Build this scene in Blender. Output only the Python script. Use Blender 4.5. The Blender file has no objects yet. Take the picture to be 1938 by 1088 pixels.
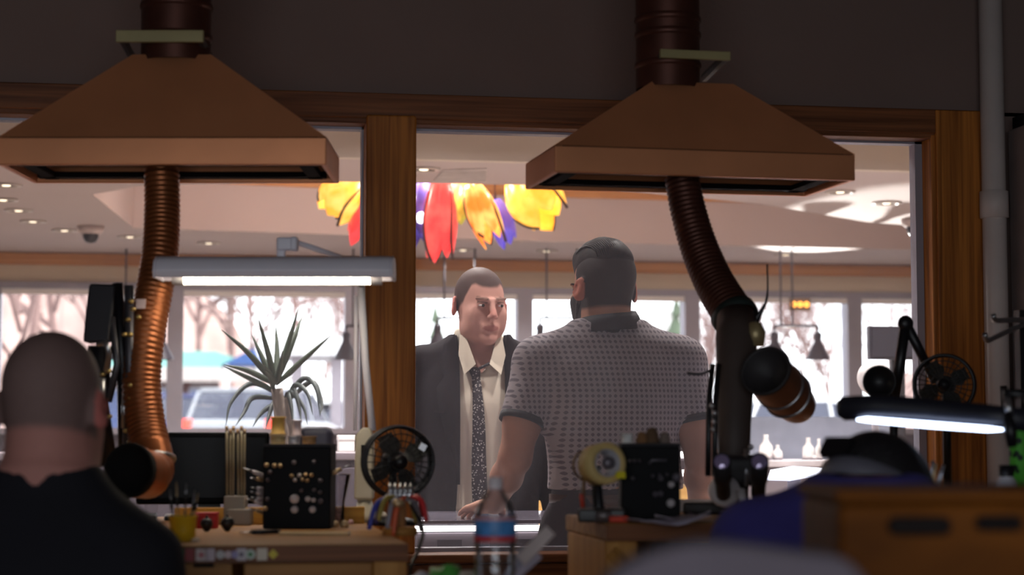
import bpy, bmesh, math, random
import numpy as np
from mathutils import Vector, Matrix
random.seed(7)
R = math.radians
scene = bpy.context.scene
COL = scene.collection

# ---------------------------------------------------------------- camera
F, CX, CY, HOR = 3600.0, 969.0, 544.0, 820.0      # focal length and horizon in pixels of the 1938x1088 frame
YAW = R(9.5)
PITCH = math.atan((HOR - CY) / F)
CAM = Vector((0, 0, 1.28))
RIGHT = Vector((math.cos(YAW), -math.sin(YAW), 0))
FWD = Vector((math.sin(YAW) * math.cos(PITCH), math.cos(YAW) * math.cos(PITCH), math.sin(PITCH)))
UP = RIGHT.cross(FWD)
cam_data = bpy.data.cameras.new('camera')
cam = bpy.data.objects.new('camera', cam_data)
COL.objects.link(cam)
cam.location = CAM
cam.rotation_euler = (math.pi / 2 + PITCH, 0, -YAW)
cam_data.sensor_width = 36.0
cam_data.lens = 36.0 * F / 1938.0
cam_data.clip_start = 0.05
cam_data.clip_end = 400
cam_data.dof.use_dof = True
cam_data.dof.focus_distance = 5.5
cam_data.dof.aperture_fstop = 3.2
cam_data.dof.aperture_blades = 9
scene.camera = cam

# ---------------------------------------------------------------- sky, sun, exposure
scene.view_settings.view_transform = 'Standard'
scene.view_settings.look = 'None'
scene.view_settings.gamma = 1.0
scene.view_settings.use_curve_mapping = False
scene.view_settings.exposure = 0.38
world = bpy.data.worlds.new('sky')
scene.world = world
world.use_nodes = True
wn = world.node_tree.nodes
wl = world.node_tree.links
wbg = wn['Background']
sky = wn.new('ShaderNodeTexSky')
sky.sky_type = 'HOSEK_WILKIE'
sky.turbidity = 5.0
sky.ground_albedo = 0.4
sky.sun_direction = Vector((0.84, 0.05, 0.55)).normalized()
mixw = wn.new('ShaderNodeMixRGB')
mixw.inputs[0].default_value = 0.72
mixw.inputs[2].default_value = (0.90, 0.945, 1.0, 1)       # thin bright overcast over the blue
wl.new(sky.outputs[0], mixw.inputs[1])
wl.new(mixw.outputs[0], wbg.inputs[0])
wbg.inputs[1].default_value = 4.2
sun_d = bpy.data.lights.new('sun', 'SUN')
sun_d.energy = 3.0
sun_d.angle = R(2)
sun_d.color = (1, 0.95, 0.88)
sun = bpy.data.objects.new('sun', sun_d)
COL.objects.link(sun)
sun.rotation_euler = Vector((0.84, 0.05, 0.55)).to_track_quat('Z', 'Y').to_euler()

scene.cycles.max_bounces = 7
scene.cycles.diffuse_bounces = 4
scene.cycles.glossy_bounces = 3
scene.cycles.transmission_bounces = 4
scene.cycles.transparent_max_bounces = 10
scene.cycles.sample_clamp_indirect = 6.0
def portal(name, loc, target, sx, sy):
    o = area_light(name, loc, target, sx, sy, 1); o.data.cycles.is_portal = True; return o
def area_light(name, loc, target, sx, sy, power, color=(1, 1, 1), spread=math.pi):
    d = bpy.data.lights.new(name, 'AREA')
    d.shape = 'RECTANGLE'; d.size = sx; d.size_y = sy
    d.energy = power; d.color = color; d.spread = spread
    o = bpy.data.objects.new(name, d); COL.objects.link(o)
    o.location = loc
    o.rotation_euler = (Vector(loc) - Vector(target)).to_track_quat('Z', 'Y').to_euler()
    return o
def spot_light(name, loc, target, power, angle, color=(1, .945, .90), blend=.8, radius=.05):
    d = bpy.data.lights.new(name, 'SPOT')
    d.energy = power; d.color = color; d.spot_size = angle; d.spot_blend = blend; d.shadow_soft_size = radius
    o = bpy.data.objects.new(name, d); COL.objects.link(o)
    o.location = loc
    o.rotation_euler = (Vector(loc) - Vector(target)).to_track_quat('Z', 'Y').to_euler()
    return o

# ---------------------------------------------------------------- picture <-> place
def ray(px, py):
    return FWD + RIGHT * ((px - CX) / F) + UP * ((CY - py) / F)
def at(px, py, d):
    return CAM + ray(px, py) * d
def on_y(px, py, y):
    r = ray(px, py); return CAM + r * ((y - CAM.y) / r.y)
def on_z(px, py, z):
    r = ray(px, py); return CAM + r * ((z - CAM.z) / r.z)
def pm(n, d):                       # n pixels at depth d, in metres
    return n * d / F

ORD = ['first', 'second', 'third', 'fourth', 'fifth', 'sixth', 'seventh', 'eighth', 'ninth']
# ---------------------------------------------------------------- materials
def lin(c):
    return tuple(((v / 255) / 12.92 if v / 255 <= .04045 else ((v / 255 + .055) / 1.055) ** 2.4) for v in c)
MATS = {}
def mat(name, rgb, rough=.5, metal=0., var=.12, scale=12., bump=.0, spec=.5, bscale=None, trans=0., ior=1.45, coat=0., sheen=0.):
    if name in MATS: return MATS[name]
    m = bpy.data.materials.new(name); m.use_nodes = True
    nt = m.node_tree; n = nt.nodes; b = n['Principled BSDF']
    c = lin(rgb)
    b.inputs['Roughness'].default_value = rough
    b.inputs['Metallic'].default_value = metal
    b.inputs['Specular IOR Level'].default_value = spec
    b.inputs['Transmission Weight'].default_value = trans
    b.inputs['IOR'].default_value = ior
    b.inputs['Coat Weight'].default_value = coat
    b.inputs['Sheen Weight'].default_value = sheen
    tc = n.new('ShaderNodeTexCoord')
    no = n.new('ShaderNodeTexNoise'); no.inputs['Scale'].default_value = scale; no.inputs['Detail'].default_value = 4
    nt.links.new(tc.outputs['Object'], no.inputs['Vector'])
    rp = n.new('ShaderNodeValToRGB')
    rp.color_ramp.elements[0].position = .3; rp.color_ramp.elements[1].position = .7
    rp.color_ramp.elements[0].color = (*[v * (1 - var) for v in c], 1)
    rp.color_ramp.elements[1].color = (*[min(1, v * (1 + var)) for v in c], 1)
    nt.links.new(no.outputs['Fac'], rp.inputs[0])
    nt.links.new(rp.outputs[0], b.inputs['Base Color'])
    if bump:
        nb = n.new('ShaderNodeTexNoise'); nb.inputs['Scale'].default_value = bscale or scale * 6; nb.inputs['Detail'].default_value = 5
        nt.links.new(tc.outputs['Object'], nb.inputs['Vector'])
        bp = n.new('ShaderNodeBump'); bp.inputs['Strength'].default_value = bump; bp.inputs['Distance'].default_value = .01
        nt.links.new(nb.outputs['Fac'], bp.inputs['Height'])
        nt.links.new(bp.outputs[0], b.inputs['Normal'])
    MATS[name] = m
    return m
def emit(name, rgb, strength, rgb2=None, scale=10.):
    if name in MATS: return MATS[name]
    m = bpy.data.materials.new(name); m.use_nodes = True
    if 'tube' not in name: m.cycles.emission_sampling = 'NONE'
    nt = m.node_tree; n = nt.nodes; b = n['Principled BSDF']
    c = lin(rgb)
    b.inputs['Base Color'].default_value = (*c, 1)
    b.inputs['Emission Strength'].default_value = strength
    b.inputs['Emission Color'].default_value = (*c, 1)
    b.inputs['Roughness'].default_value = .3
    if rgb2:
        tc = n.new('ShaderNodeTexCoord'); no = n.new('ShaderNodeTexNoise'); no.inputs['Scale'].default_value = scale
        nt.links.new(tc.outputs['Object'], no.inputs['Vector'])
        rp = n.new('ShaderNodeValToRGB'); rp.color_ramp.elements[0].position = .4; rp.color_ramp.elements[1].position = .62
        rp.color_ramp.elements[0].color = (*c, 1); rp.color_ramp.elements[1].color = (*lin(rgb2), 1)
        nt.links.new(no.outputs['Fac'], rp.inputs[0])
        nt.links.new(rp.outputs[0], b.inputs['Emission Color']); nt.links.new(rp.outputs[0], b.inputs['Base Color'])
    MATS[name] = m
    return m
def wood(name, rgb, rgb2, axis='X', rough=.55, scale=1., coat=0., spec=.25):
    """grain streaks running along axis"""
    if name in MATS: return MATS[name]
    m = bpy.data.materials.new(name); m.use_nodes = True
    nt = m.node_tree; n = nt.nodes; b = n['Principled BSDF']
    b.inputs['Roughness'].default_value = rough; b.inputs['Coat Weight'].default_value = coat; b.inputs['Specular IOR Level'].default_value = spec
    tc = n.new('ShaderNodeTexCoord'); mp = n.new('ShaderNodeMapping')
    s = {'X': (1.2, 40, 40), 'Y': (40, 1.2, 40), 'Z': (40, 40, 1.2)}[axis]
    mp.inputs['Scale'].default_value = [v * scale for v in s]
    nt.links.new(tc.outputs['Object'], mp.inputs['Vector'])
    no = n.new('ShaderNodeTexNoise'); no.inputs['Scale'].default_value = 1.6; no.inputs['Detail'].default_value = 6; no.inputs['Distortion'].default_value = .6
    nt.links.new(mp.outputs[0], no.inputs['Vector'])
    rp = n.new('ShaderNodeValToRGB'); rp.color_ramp.elements[0].position = .32; rp.color_ramp.elements[1].position = .66
    rp.color_ramp.elements[0].color = (*lin(rgb2), 1); rp.color_ramp.elements[1].color = (*lin(rgb), 1)
    nt.links.new(no.outputs['Fac'], rp.inputs[0]); nt.links.new(rp.outputs[0], b.inputs['Base Color'])
    bp = n.new('ShaderNodeBump'); bp.inputs['Strength'].default_value = .15; bp.inputs['Distance'].default_value = .004
    nt.links.new(no.outputs['Fac'], bp.inputs['Height']); nt.links.new(bp.outputs[0], b.inputs['Normal'])
    MATS[name] = m
    return m
def glass(name, tint=(1, 1, 1), gloss=.06, haze=0., hazec=(.8, .8, .85), rough=.03):
    """thin pane: see-through, a weak mirror, an optional haze mixed in to scatter light"""
    if name in MATS: return MATS[name]
    m = bpy.data.materials.new(name); m.use_nodes = True
    nt = m.node_tree; n = nt.nodes; n.remove(n['Principled BSDF']); out = n['Material Output']
    tr = n.new('ShaderNodeBsdfTransparent'); tr.inputs[0].default_value = (*tint, 1)
    gl = n.new('ShaderNodeBsdfGlossy'); gl.inputs['Roughness'].default_value = rough
    mx = n.new('ShaderNodeMixShader')
    fr = n.new('ShaderNodeFresnel'); fr.inputs[0].default_value = 1.3
    ml = n.new('ShaderNodeMath'); ml.operation = 'MULTIPLY'; ml.inputs[1].default_value = gloss / .04
    nt.links.new(fr.outputs[0], ml.inputs[0]); nt.links.new(ml.outputs[0], mx.inputs[0])
    nt.links.new(tr.outputs[0], mx.inputs[1]); nt.links.new(gl.outputs[0], mx.inputs[2])
    last = mx
    if haze:
        tl = n.new('ShaderNodeBsdfTranslucent'); tl.inputs[0].default_value = (*hazec, 1)
        no = n.new('ShaderNodeTexNoise'); no.inputs['Scale'].default_value = 3.
        mr = n.new('ShaderNodeMapRange'); mr.inputs['To Min'].default_value = haze * .6; mr.inputs['To Max'].default_value = haze * 1.4
        nt.links.new(no.outputs['Fac'], mr.inputs[0])
        m2 = n.new('ShaderNodeMixShader'); nt.links.new(mr.outputs[0], m2.inputs[0])
        nt.links.new(mx.outputs[0], m2.inputs[1]); nt.links.new(tl.outputs[0], m2.inputs[2]); last = m2
    nt.links.new(last.outputs[0], out.inputs[0])
    MATS[name] = m
    return m
def vcol(name, rough=.5, var=.08, scale=60., bump=0., sss=0.):
    """base colour stored per vertex (skin, stubble, lips), plus fine mottling"""
    if name in MATS: return MATS[name]
    m = bpy.data.materials.new(name); m.use_nodes = True
    nt = m.node_tree; n = nt.nodes; b = n['Principled BSDF']
    b.inputs['Roughness'].default_value = rough
    b.inputs['Specular IOR Level'].default_value = .25
    b.inputs['Subsurface Weight'].default_value = sss
    b.inputs['Subsurface Radius'].default_value = (.01, .004, .002)
    at_ = n.new('ShaderNodeAttribute'); at_.attribute_name = 'Col'
    tc = n.new('ShaderNodeTexCoord'); no = n.new('ShaderNodeTexNoise'); no.inputs['Scale'].default_value = scale
    nt.links.new(tc.outputs['Object'], no.inputs['Vector'])
    mr = n.new('ShaderNodeMapRange'); mr.inputs['To Min'].default_value = 1 - var; mr.inputs['To Max'].default_value = 1 + var
    nt.links.new(no.outputs['Fac'], mr.inputs[0])
    vm = n.new('ShaderNodeVectorMath'); vm.operation = 'SCALE'
    nt.links.new(at_.outputs['Color'], vm.inputs[0]); nt.links.new(mr.outputs[0], vm.inputs['Scale'])
    nt.links.new(vm.outputs[0], b.inputs['Base Color'])
    if bump:
        bp = n.new('ShaderNodeBump'); bp.inputs['Strength'].default_value = bump; bp.inputs['Distance'].default_value = .004
        nt.links.new(no.outputs['Fac'], bp.inputs['Height']); nt.links.new(bp.outputs[0], b.inputs['Normal'])
    MATS[name] = m
    return m
def dots(name, base, dark, pitch=.0145, rough=.85, fill=.56):
    """woven grid of dark lozenges on a pale ground"""
    if name in MATS: return MATS[name]
    m = bpy.data.materials.new(name); m.use_nodes = True
    nt = m.node_tree; n = nt.nodes; b = n['Principled BSDF']; b.inputs['Roughness'].default_value = rough
    tc = n.new('ShaderNodeTexCoord'); sp = n.new('ShaderNodeSeparateXYZ'); nt.links.new(tc.outputs['Object'], sp.inputs[0])
    def wave(sock, off):
        a = n.new('ShaderNodeMath'); a.operation = 'MULTIPLY_ADD'; a.inputs[1].default_value = 2 * math.pi / pitch; a.inputs[2].default_value = off
        nt.links.new(sock, a.inputs[0]); s = n.new('ShaderNodeMath'); s.operation = 'SINE'; nt.links.new(a.outputs[0], s.inputs[0]); return s.outputs[0]
    ad = n.new('ShaderNodeMath'); ad.operation = 'ADD'
    xy = n.new('ShaderNodeMath'); xy.operation = 'MULTIPLY_ADD'; xy.inputs[1].default_value = .45
    nt.links.new(sp.outputs[1], xy.inputs[0]); nt.links.new(sp.outputs[0], xy.inputs[2])
    nt.links.new(wave(xy.outputs[0], 0), ad.inputs[0]); nt.links.new(wave(sp.outputs[2], 0), ad.inputs[1])
    mr = n.new('ShaderNodeMapRange'); mr.inputs['From Min'].default_value = fill - .25; mr.inputs['From Max'].default_value = fill + .25
    nt.links.new(ad.outputs[0], mr.inputs[0])
    mx = n.new('ShaderNodeMixRGB'); mx.inputs[1].default_value = (*lin(base), 1); mx.inputs[2].default_value = (*lin(dark), 1)
    nt.links.new(mr.outputs[0], mx.inputs[0]); nt.links.new(mx.outputs[0], b.inputs['Base Color'])
    MATS[name] = m
    return m
def specks(name, base, dot, scale=150., lo=.2, rough=.6):
    """small pale flecks scattered on a dark ground"""
    if name in MATS: return MATS[name]
    m = bpy.data.materials.new(name); m.use_nodes = True
    nt = m.node_tree; n = nt.nodes; b = n['Principled BSDF']; b.inputs['Roughness'].default_value = rough
    tc = n.new('ShaderNodeTexCoord'); vo = n.new('ShaderNodeTexVoronoi'); vo.inputs['Scale'].default_value = scale
    nt.links.new(tc.outputs['Object'], vo.inputs['Vector'])
    rp = n.new('ShaderNodeValToRGB'); rp.color_ramp.elements[0].position = lo; rp.color_ramp.elements[1].position = lo + .12
    rp.color_ramp.elements[0].color = (*lin(dot), 1); rp.color_ramp.elements[1].color = (*lin(base), 1)
    nt.links.new(vo.outputs['Distance'], rp.inputs[0]); nt.links.new(rp.outputs[0], b.inputs['Base Color'])
    MATS[name] = m
    return m

# ---------------------------------------------------------------- mesh building
class MB:
    def __init__(self):
        self.v = []; self.f = []; self.s = []
    def add(self, vs, fs, smooth=False):
        o = len(self.v)
        self.v += [Vector(p) for p in vs]
        for f in fs:
            self.f.append(tuple(o + i for i in f)); self.s.append(smooth)
        return self
    def box(self, c, s, rot=None):
        c = Vector(c); hx, hy, hz = s[0] / 2, s[1] / 2, s[2] / 2
        vs = [Vector((x, y, z)) for x in (-hx, hx) for y in (-hy, hy) for z in (-hz, hz)]
        if rot is not None: vs = [rot @ p for p in vs]
        return self.add([c + p for p in vs], [(0, 1, 3, 2), (4, 6, 7, 5), (0, 4, 5, 1), (2, 3, 7, 6), (0, 2, 6, 4), (1, 5, 7, 3)])
    def b2(self, lo, hi):
        return self.box([(a + b) / 2 for a, b in zip(lo, hi)], [abs(b - a) for a, b in zip(lo, hi)])
    def tube(self, pts, rad, seg=12, caps=True, smooth=True, flat=1., upv=None):
        pts = [Vector(p) for p in pts]; n = len(pts)
        if not hasattr(rad, '__len__'): rad = [rad] * n
        t0 = (pts[1] - pts[0]).normalized()
        ref = Vector(upv) if upv is not None else (Vector((0, 0, 1)) if abs(t0.z) < .9 else Vector((1, 0, 0)))
        a = t0.cross(ref).normalized(); vs = []
        for i, p in enumerate(pts):
            t = (pts[min(i + 1, n - 1)] - pts[max(i - 1, 0)]).normalized()
            a = (a - t * a.dot(t)).normalized(); b = t.cross(a)
            for k in range(seg):
                w = 2 * math.pi * k / seg
                vs.append(p + (a * math.cos(w) + b * (math.sin(w) * flat)) * rad[i])
        fs = [(i * seg + k, i * seg + (k + 1) % seg, (i + 1) * seg + (k + 1) % seg, (i + 1) * seg + k) for i in range(n - 1) for k in range(seg)]
        self.add(vs, fs, smooth)
        if caps:
            o = len(self.v) - n * seg
            self.f.append(tuple(o + k for k in reversed(range(seg)))); self.s.append(False)
            self.f.append(tuple(o + (n - 1) * seg + k for k in range(seg))); self.s.append(False)
        return self
    def cyl(self, p0, p1, r0, r1=None, seg=20, smooth=True):
        return self.tube([p0, p1], [r0, r0 if r1 is None else r1], seg, True, smooth)
    def lathe(self, base, prof, axis=(0, 0, 1), seg=24, smooth=True):
        """prof: (radius, distance along axis)"""
        ax = Vector(axis).normalized(); ref = Vector((1, 0, 0)) if abs(ax.x) < .9 else Vector((0, 1, 0))
        a = ax.cross(ref).normalized(); b = ax.cross(a); base = Vector(base); vs = []
        for r, h in prof:
            for k in range(seg):
                w = 2 * math.pi * k / seg
                vs.append(base + ax * h + (a * math.cos(w) + b * math.sin(w)) * max(r, 1e-5))
        fs = [(i * seg + k, i * seg + (k + 1) % seg, (i + 1) * seg + (k + 1) % seg, (i + 1) * seg + k) for i in range(len(prof) - 1) for k in range(seg)]
        return self.add(vs, fs, smooth)
    def ell(self, c, r, seg=20, rings=12, rot=None):
        c = Vector(c); vs = []; fs = []
        for i in range(rings + 1):
            th = math.pi * i / rings
            for k in range(seg):
                w = 2 * math.pi * k / seg
                p = Vector((r[0] * math.sin(th) * math.cos(w), r[1] * math.sin(th) * math.sin(w), r[2] * math.cos(th)))
                vs.append(c + (rot @ p if rot is not None else p))
        fs = [(i * seg + k, (i + 1) * seg + k, (i + 1) * seg + (k + 1) % seg, i * seg + (k + 1) % seg) for i in range(rings) for k in range(seg)]
        return self.add(vs, fs, True)
    def prism(self, poly, ext):
        """closed polygon (3-D points) pushed along ext"""
        n = len(poly); e = Vector(ext); p = [Vector(q) for q in poly]
        fs = [tuple(range(n)), tuple(reversed(range(n, 2 * n)))] + [(i, i + n, (i + 1) % n + n, (i + 1) % n) for i in range(n)]
        return self.add(p + [q + e for q in p], fs)
    def torus(self, c, axis, Rr, r, seg=40, ms=8):
        ax = Vector(axis).normalized(); ref = Vector((0, 0, 1)) if abs(ax.z) < .9 else Vector((1, 0, 0))
        a = ax.cross(ref).normalized(); b = ax.cross(a); c = Vector(c); vs = []
        for i in range(seg):
            w = 2 * math.pi * i / seg; d = a * math.cos(w) + b * math.sin(w)
            for k in range(ms):
                u = 2 * math.pi * k / ms
                vs.append(c + d * (Rr + r * math.cos(u)) + ax * (r * math.sin(u)))
        fs = [(i * ms + k, ((i + 1) % seg) * ms + k, ((i + 1) % seg) * ms + (k + 1) % ms, i * ms + (k + 1) % ms) for i in range(seg) for k in range(ms)]
        return self.add(vs, fs, True)
    def mesh(self, name, org=Vector((0, 0, 0))):
        me = bpy.data.meshes.new(name)
        me.from_pydata([tuple(p - org) for p in self.v], [], self.f)
        me.polygons.foreach_set('use_smooth', self.s)
        bm = bmesh.new(); bm.from_mesh(me); bmesh.ops.recalc_face_normals(bm, faces=bm.faces[:]); bm.to_mesh(me); bm.free()
        me.update()
        return me
    def build(self, name, m, parent=None, org=None, bevel=0., label=None, cat=None, group=None, kind=None):
        """one mesh object; parent = the thing (its parts keep the thing's origin)"""
        if org is None:
            if parent is not None:
                org = root_loc(parent)
            elif cat:
                xs = [p.x for p in self.v]; ys = [p.y for p in self.v]; zs = [p.z for p in self.v]
                org = Vector(((min(xs) + max(xs)) / 2, (min(ys) + max(ys)) / 2, min(zs)))
            else:
                org = Vector((0, 0, 0))
        o = bpy.data.objects.new(name, self.mesh(name, org))
        COL.objects.link(o)
        o.data.materials.append(m)
        if parent is not None: o.parent = parent
        else: o.location = org
        if bevel:
            b = o.modifiers.new('bevel', 'BEVEL'); b.width = bevel; b.segments = 2; b.limit_method = 'ANGLE'; b.angle_limit = R(40)
            for p in o.data.polygons: p.use_smooth = True
            w = o.modifiers.new('wn', 'WEIGHTED_NORMAL')
        return tag(o, label, cat, group, kind)
def root_loc(o):
    while o.parent is not None: o = o.parent
    return o.location.copy()
def tag(o, label=None, cat=None, group=None, kind=None):
    if label: o['label'] = label
    if cat: o['category'] = cat
    if group: o['group'] = group
    if kind: o['kind'] = kind
    return o
def thing(name, label, cat, loc, group=None):
    o = bpy.data.objects.new(name, None); COL.objects.link(o)
    o.empty_display_size = .05; o.location = Vector(loc)
    return tag(o, label, cat, group)
def struct(name, mb, m, bevel=0.):
    return mb.build(name, m, None, None, bevel, kind='structure')
def spline(pts, n=8):
    """Catmull-Rom through pts"""
    P = [Vector(p) for p in pts]; P = [P[0] * 2 - P[1]] + P + [P[-1] * 2 - P[-2]]; out = []
    for i in range(1, len(P) - 2):
        a, b, c, d = P[i - 1], P[i], P[i + 1], P[i + 2]
        for k in range(n):
            t = k / n
            out.append(.5 * ((2 * b) + (c - a) * t + (2 * a - 5 * b + 4 * c - d) * t * t + (3 * b - a - 3 * c + d) * t ** 3))
    out.append(P[-2]); return out
def rotz(a): return Matrix.Rotation(a, 3, 'Z')

# ---------------------------------------------------------------- organic surfaces: distance field + surface nets
class Field:
    def __init__(self, lo, hi, h):
        self.lo = np.array(lo, float); self.h = h
        self.n = [int(math.ceil((b - a) / h)) + 1 for a, b in zip(lo, hi)]
        self.ax = [(self.lo[i] + h * np.arange(self.n[i])).astype(np.float32) for i in range(3)]
        self.f = np.full(self.n, .08, np.float32)
    def sub(self, lo, hi, pad):
        sl = []
        for i in range(3):
            a = int(max(0, math.floor((lo[i] - pad - self.lo[i]) / self.h)))
            b = int(min(self.n[i], math.ceil((hi[i] + pad - self.lo[i]) / self.h) + 1))
            if b <= a: return None, None
            sl.append(slice(a, b))
        X, Y, Z = np.meshgrid(*[self.ax[i][sl[i]] for i in range(3)], indexing='ij', sparse=True)
        return tuple(sl), (X, Y, Z)
    def put(self, sl, d, k, op):
        f = self.f[sl]
        if op == 'u':
            if k > 0:
                h = np.maximum(k - np.abs(f - d), 0) / k
                r = np.minimum(f, d) - h * h * k * .25
            else: r = np.minimum(f, d)
        else:
            d = -d
            if k > 0:
                h = np.maximum(k - np.abs(f - d), 0) / k
                r = np.maximum(f, d) + h * h * k * .25
            else: r = np.maximum(f, d)
        self.f[sl] = r
    def cap(self, a, b, r0, r1=None, k=.02, op='u', n=None, s=1.):
        """tapered limb from a to b; n, s: flattened along n to s"""
        r1 = r0 if r1 is None else r1
        a = np.array(a, float); b = np.array(b, float); rm = max(r0, r1)
        sl, g = self.sub(np.minimum(a, b) - rm, np.maximum(a, b) + rm, k + .02)
        if sl is None: return self
        X, Y, Z = g; ab = b - a; L = max(ab @ ab, 1e-9)
        px, py, pz = X - a[0], Y - a[1], Z - a[2]
        t = np.clip((px * ab[0] + py * ab[1] + pz * ab[2]) / L, 0, 1)
        qx, qy, qz = px - t * ab[0], py - t * ab[1], pz - t * ab[2]
        if n is not None:
            n = np.array(n, float); n /= np.linalg.norm(n)
            e = (qx * n[0] + qy * n[1] + qz * n[2]) * (1 / s - 1)
            qx, qy, qz = qx + e * n[0], qy + e * n[1], qz + e * n[2]
        d = (np.sqrt(qx * qx + qy * qy + qz * qz) - (r0 + t * (r1 - r0))) * (s if n is not None else 1)
        self.put(sl, d.astype(np.float32), k, op); return self
    def ell(self, c, r, k=.02, op='u', M=None):
        c = np.array(c, float); rm = max(r)
        sl, g = self.sub(c - rm, c + rm, k + .02)
        if sl is None: return self
        X, Y, Z = g; px, py, pz = X - c[0], Y - c[1], Z - c[2]
        if M is not None:
            M = np.array(M)
            px, py, pz = (px * M[0][0] + py * M[1][0] + pz * M[2][0], px * M[0][1] + py * M[1][1] + pz * M[2][1], px * M[0][2] + py * M[1][2] + pz * M[2][2])
        q = np.sqrt((px / r[0]) ** 2 + (py / r[1]) ** 2 + (pz / r[2]) ** 2)
        q2 = np.sqrt((px / r[0] ** 2) ** 2 + (py / r[1] ** 2) ** 2 + (pz / r[2] ** 2) ** 2) + 1e-6
        d = q * (q - 1) / q2
        self.put(sl, d.astype(np.float32), k, op); return self
    def stack(self, secs, k=.02, op='u', e=2.3):
        """secs: (z, cx, cy, rx, ry) from low to high, smooth in between"""
        S = np.array(secs, float); z = S[:, 0]
        lo = (min(S[:, 1] - S[:, 3]), min(S[:, 2] - S[:, 4]), z[0]); hi = (max(S[:, 1] + S[:, 3]), max(S[:, 2] + S[:, 4]), z[-1])
        sl, g = self.sub(lo, hi, k + .02)
        if sl is None: return self
        X, Y, Z = g; zz = Z.ravel()
        zc = np.clip(zz, z[0], z[-1])
        P = [smooth_interp(zc, z, S[:, i]).reshape(1, 1, -1) for i in range(1, 5)]
        q = (np.abs((X - P[0]) / P[2]) ** e + np.abs((Y - P[1]) / P[3]) ** e) ** (1 / e)
        d = (q - 1) * np.minimum(P[2], P[3])
        dz = np.maximum(z[0] - Z, Z - z[-1])
        d = np.maximum(d, dz)
        self.put(sl, d.astype(np.float32), k, op); return self
    def half(self, c, n, op='s', k=0.):
        """cut away the side n points to"""
        X, Y, Z = np.meshgrid(*self.ax, indexing='ij', sparse=True)
        n = np.array(n, float); n /= np.linalg.norm(n)
        d = (X - c[0]) * n[0] + (Y - c[1]) * n[1] + (Z - c[2]) * n[2]
        self.put((slice(None),) * 3, (-d).astype(np.float32), k, op); return self
    def func(self, fn, op='s', k=0.):
        X, Y, Z = np.meshgrid(*self.ax, indexing='ij', sparse=True)
        self.put((slice(None),) * 3, np.broadcast_to(fn(X, Y, Z), self.f.shape).astype(np.float32), k, op); return self
    def surface(self):
        f = self.f.copy()
        for i in range(3):                      # close the surface at the walls of the grid
            s = [slice(None)] * 3
            s[i] = 0; f[tuple(s)] = np.maximum(f[tuple(s)], .001); s[i] = -1; f[tuple(s)] = np.maximum(f[tuple(s)], .001)
        ins = f < 0; nx, ny, nz = f.shape
        c = np.zeros((nx - 1, ny - 1, nz - 1), np.uint8)
        for dx in (0, 1):
            for dy in (0, 1):
                for dz in (0, 1):
                    c += ins[dx:nx - 1 + dx, dy:ny - 1 + dy, dz:nz - 1 + dz]
        I = np.argwhere((c > 0) & (c < 8))
        idx = np.full(c.shape, -1, np.int64); idx[I[:, 0], I[:, 1], I[:, 2]] = np.arange(len(I))
        acc = np.zeros((len(I), 3)); cnt = np.zeros(len(I))
        cor = [(a, b, d) for a in (0, 1) for b in (0, 1) for d in (0, 1)]
        val = {q: f[I[:, 0] + q[0], I[:, 1] + q[1], I[:, 2] + q[2]] for q in cor}
        for q in cor:
            for a in range(3):
                if q[a] == 0:
                    q2 = list(q); q2[a] = 1; q2 = tuple(q2)
                    v0, v1 = val[q], val[q2]; m = (v0 < 0) != (v1 < 0)
                    t = np.where(m, v0 / np.where(m, v0 - v1, 1), 0)
                    p = np.array(q, float)[None, :].repeat(len(I), 0); p[:, a] = t
                    acc[m] += p[m]; cnt[m] += 1
        V = self.lo + self.h * (I + acc / cnt[:, None])
        Q = []
        for a in range(3):
            b, d = (a + 1) % 3, (a + 2) % 3
            s0 = [slice(None)] * 3; s1 = [slice(None)] * 3
            s0[a] = slice(0, -1); s1[a] = slice(1, None)
            e = ins[tuple(s0)] != ins[tuple(s1)]
            E = np.argwhere(e)
            ok = (E[:, b] > 0) & (E[:, d] > 0) & (E[:, b] < f.shape[b] - 1) & (E[:, d] < f.shape[d] - 1)
            E = E[ok]
            fl = ins[E[:, 0], E[:, 1], E[:, 2]]
            def cell(ob, od):
                C = E.copy(); C[:, b] -= ob; C[:, d] -= od
                return idx[C[:, 0], C[:, 1], C[:, 2]]
            q = np.stack([cell(1, 1), cell(0, 1), cell(0, 0), cell(1, 0)], 1)
            q[~fl] = q[~fl][:, ::-1]
            Q.append(q)
        Q = np.concatenate(Q)
        return V, Q
    def build(self, name, m, parent, colfn=None, loc=None, rz=0., smooth=2):
        V, Q = self.surface()
        for _ in range(smooth):                 # light relaxation of the grid steps
            s = np.zeros_like(V); n = np.zeros(len(V))
            for i in range(4):
                j = (i + 1) % 4
                np.add.at(s, Q[:, i], V[Q[:, j]]); np.add.at(n, Q[:, i], 1)
            V = V * .5 + s / np.maximum(n, 1)[:, None] * .5
        me = bpy.data.meshes.new(name)
        me.vertices.add(len(V)); me.vertices.foreach_set('co', V.astype(np.float32).ravel())
        me.loops.add(Q.size); me.loops.foreach_set('vertex_index', Q.astype(np.int32).ravel())
        me.polygons.add(len(Q)); me.polygons.foreach_set('loop_start', np.arange(0, Q.size, 4, dtype=np.int32))
        me.polygons.foreach_set('loop_total', np.full(len(Q), 4, np.int32))
        me.polygons.foreach_set('use_smooth', np.ones(len(Q), bool))
        me.update(); me.validate()
        if colfn is not None:
            ca = me.color_attributes.new('Col', 'FLOAT_COLOR', 'POINT')
            c = np.ones((len(V), 4), np.float32); c[:, :3] = colfn(V)
            ca.data.foreach_set('color', c.ravel())
        o = bpy.data.objects.new(name, me); COL.objects.link(o); me.materials.append(m)
        if parent is not None: o.parent = parent
        return o
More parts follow.
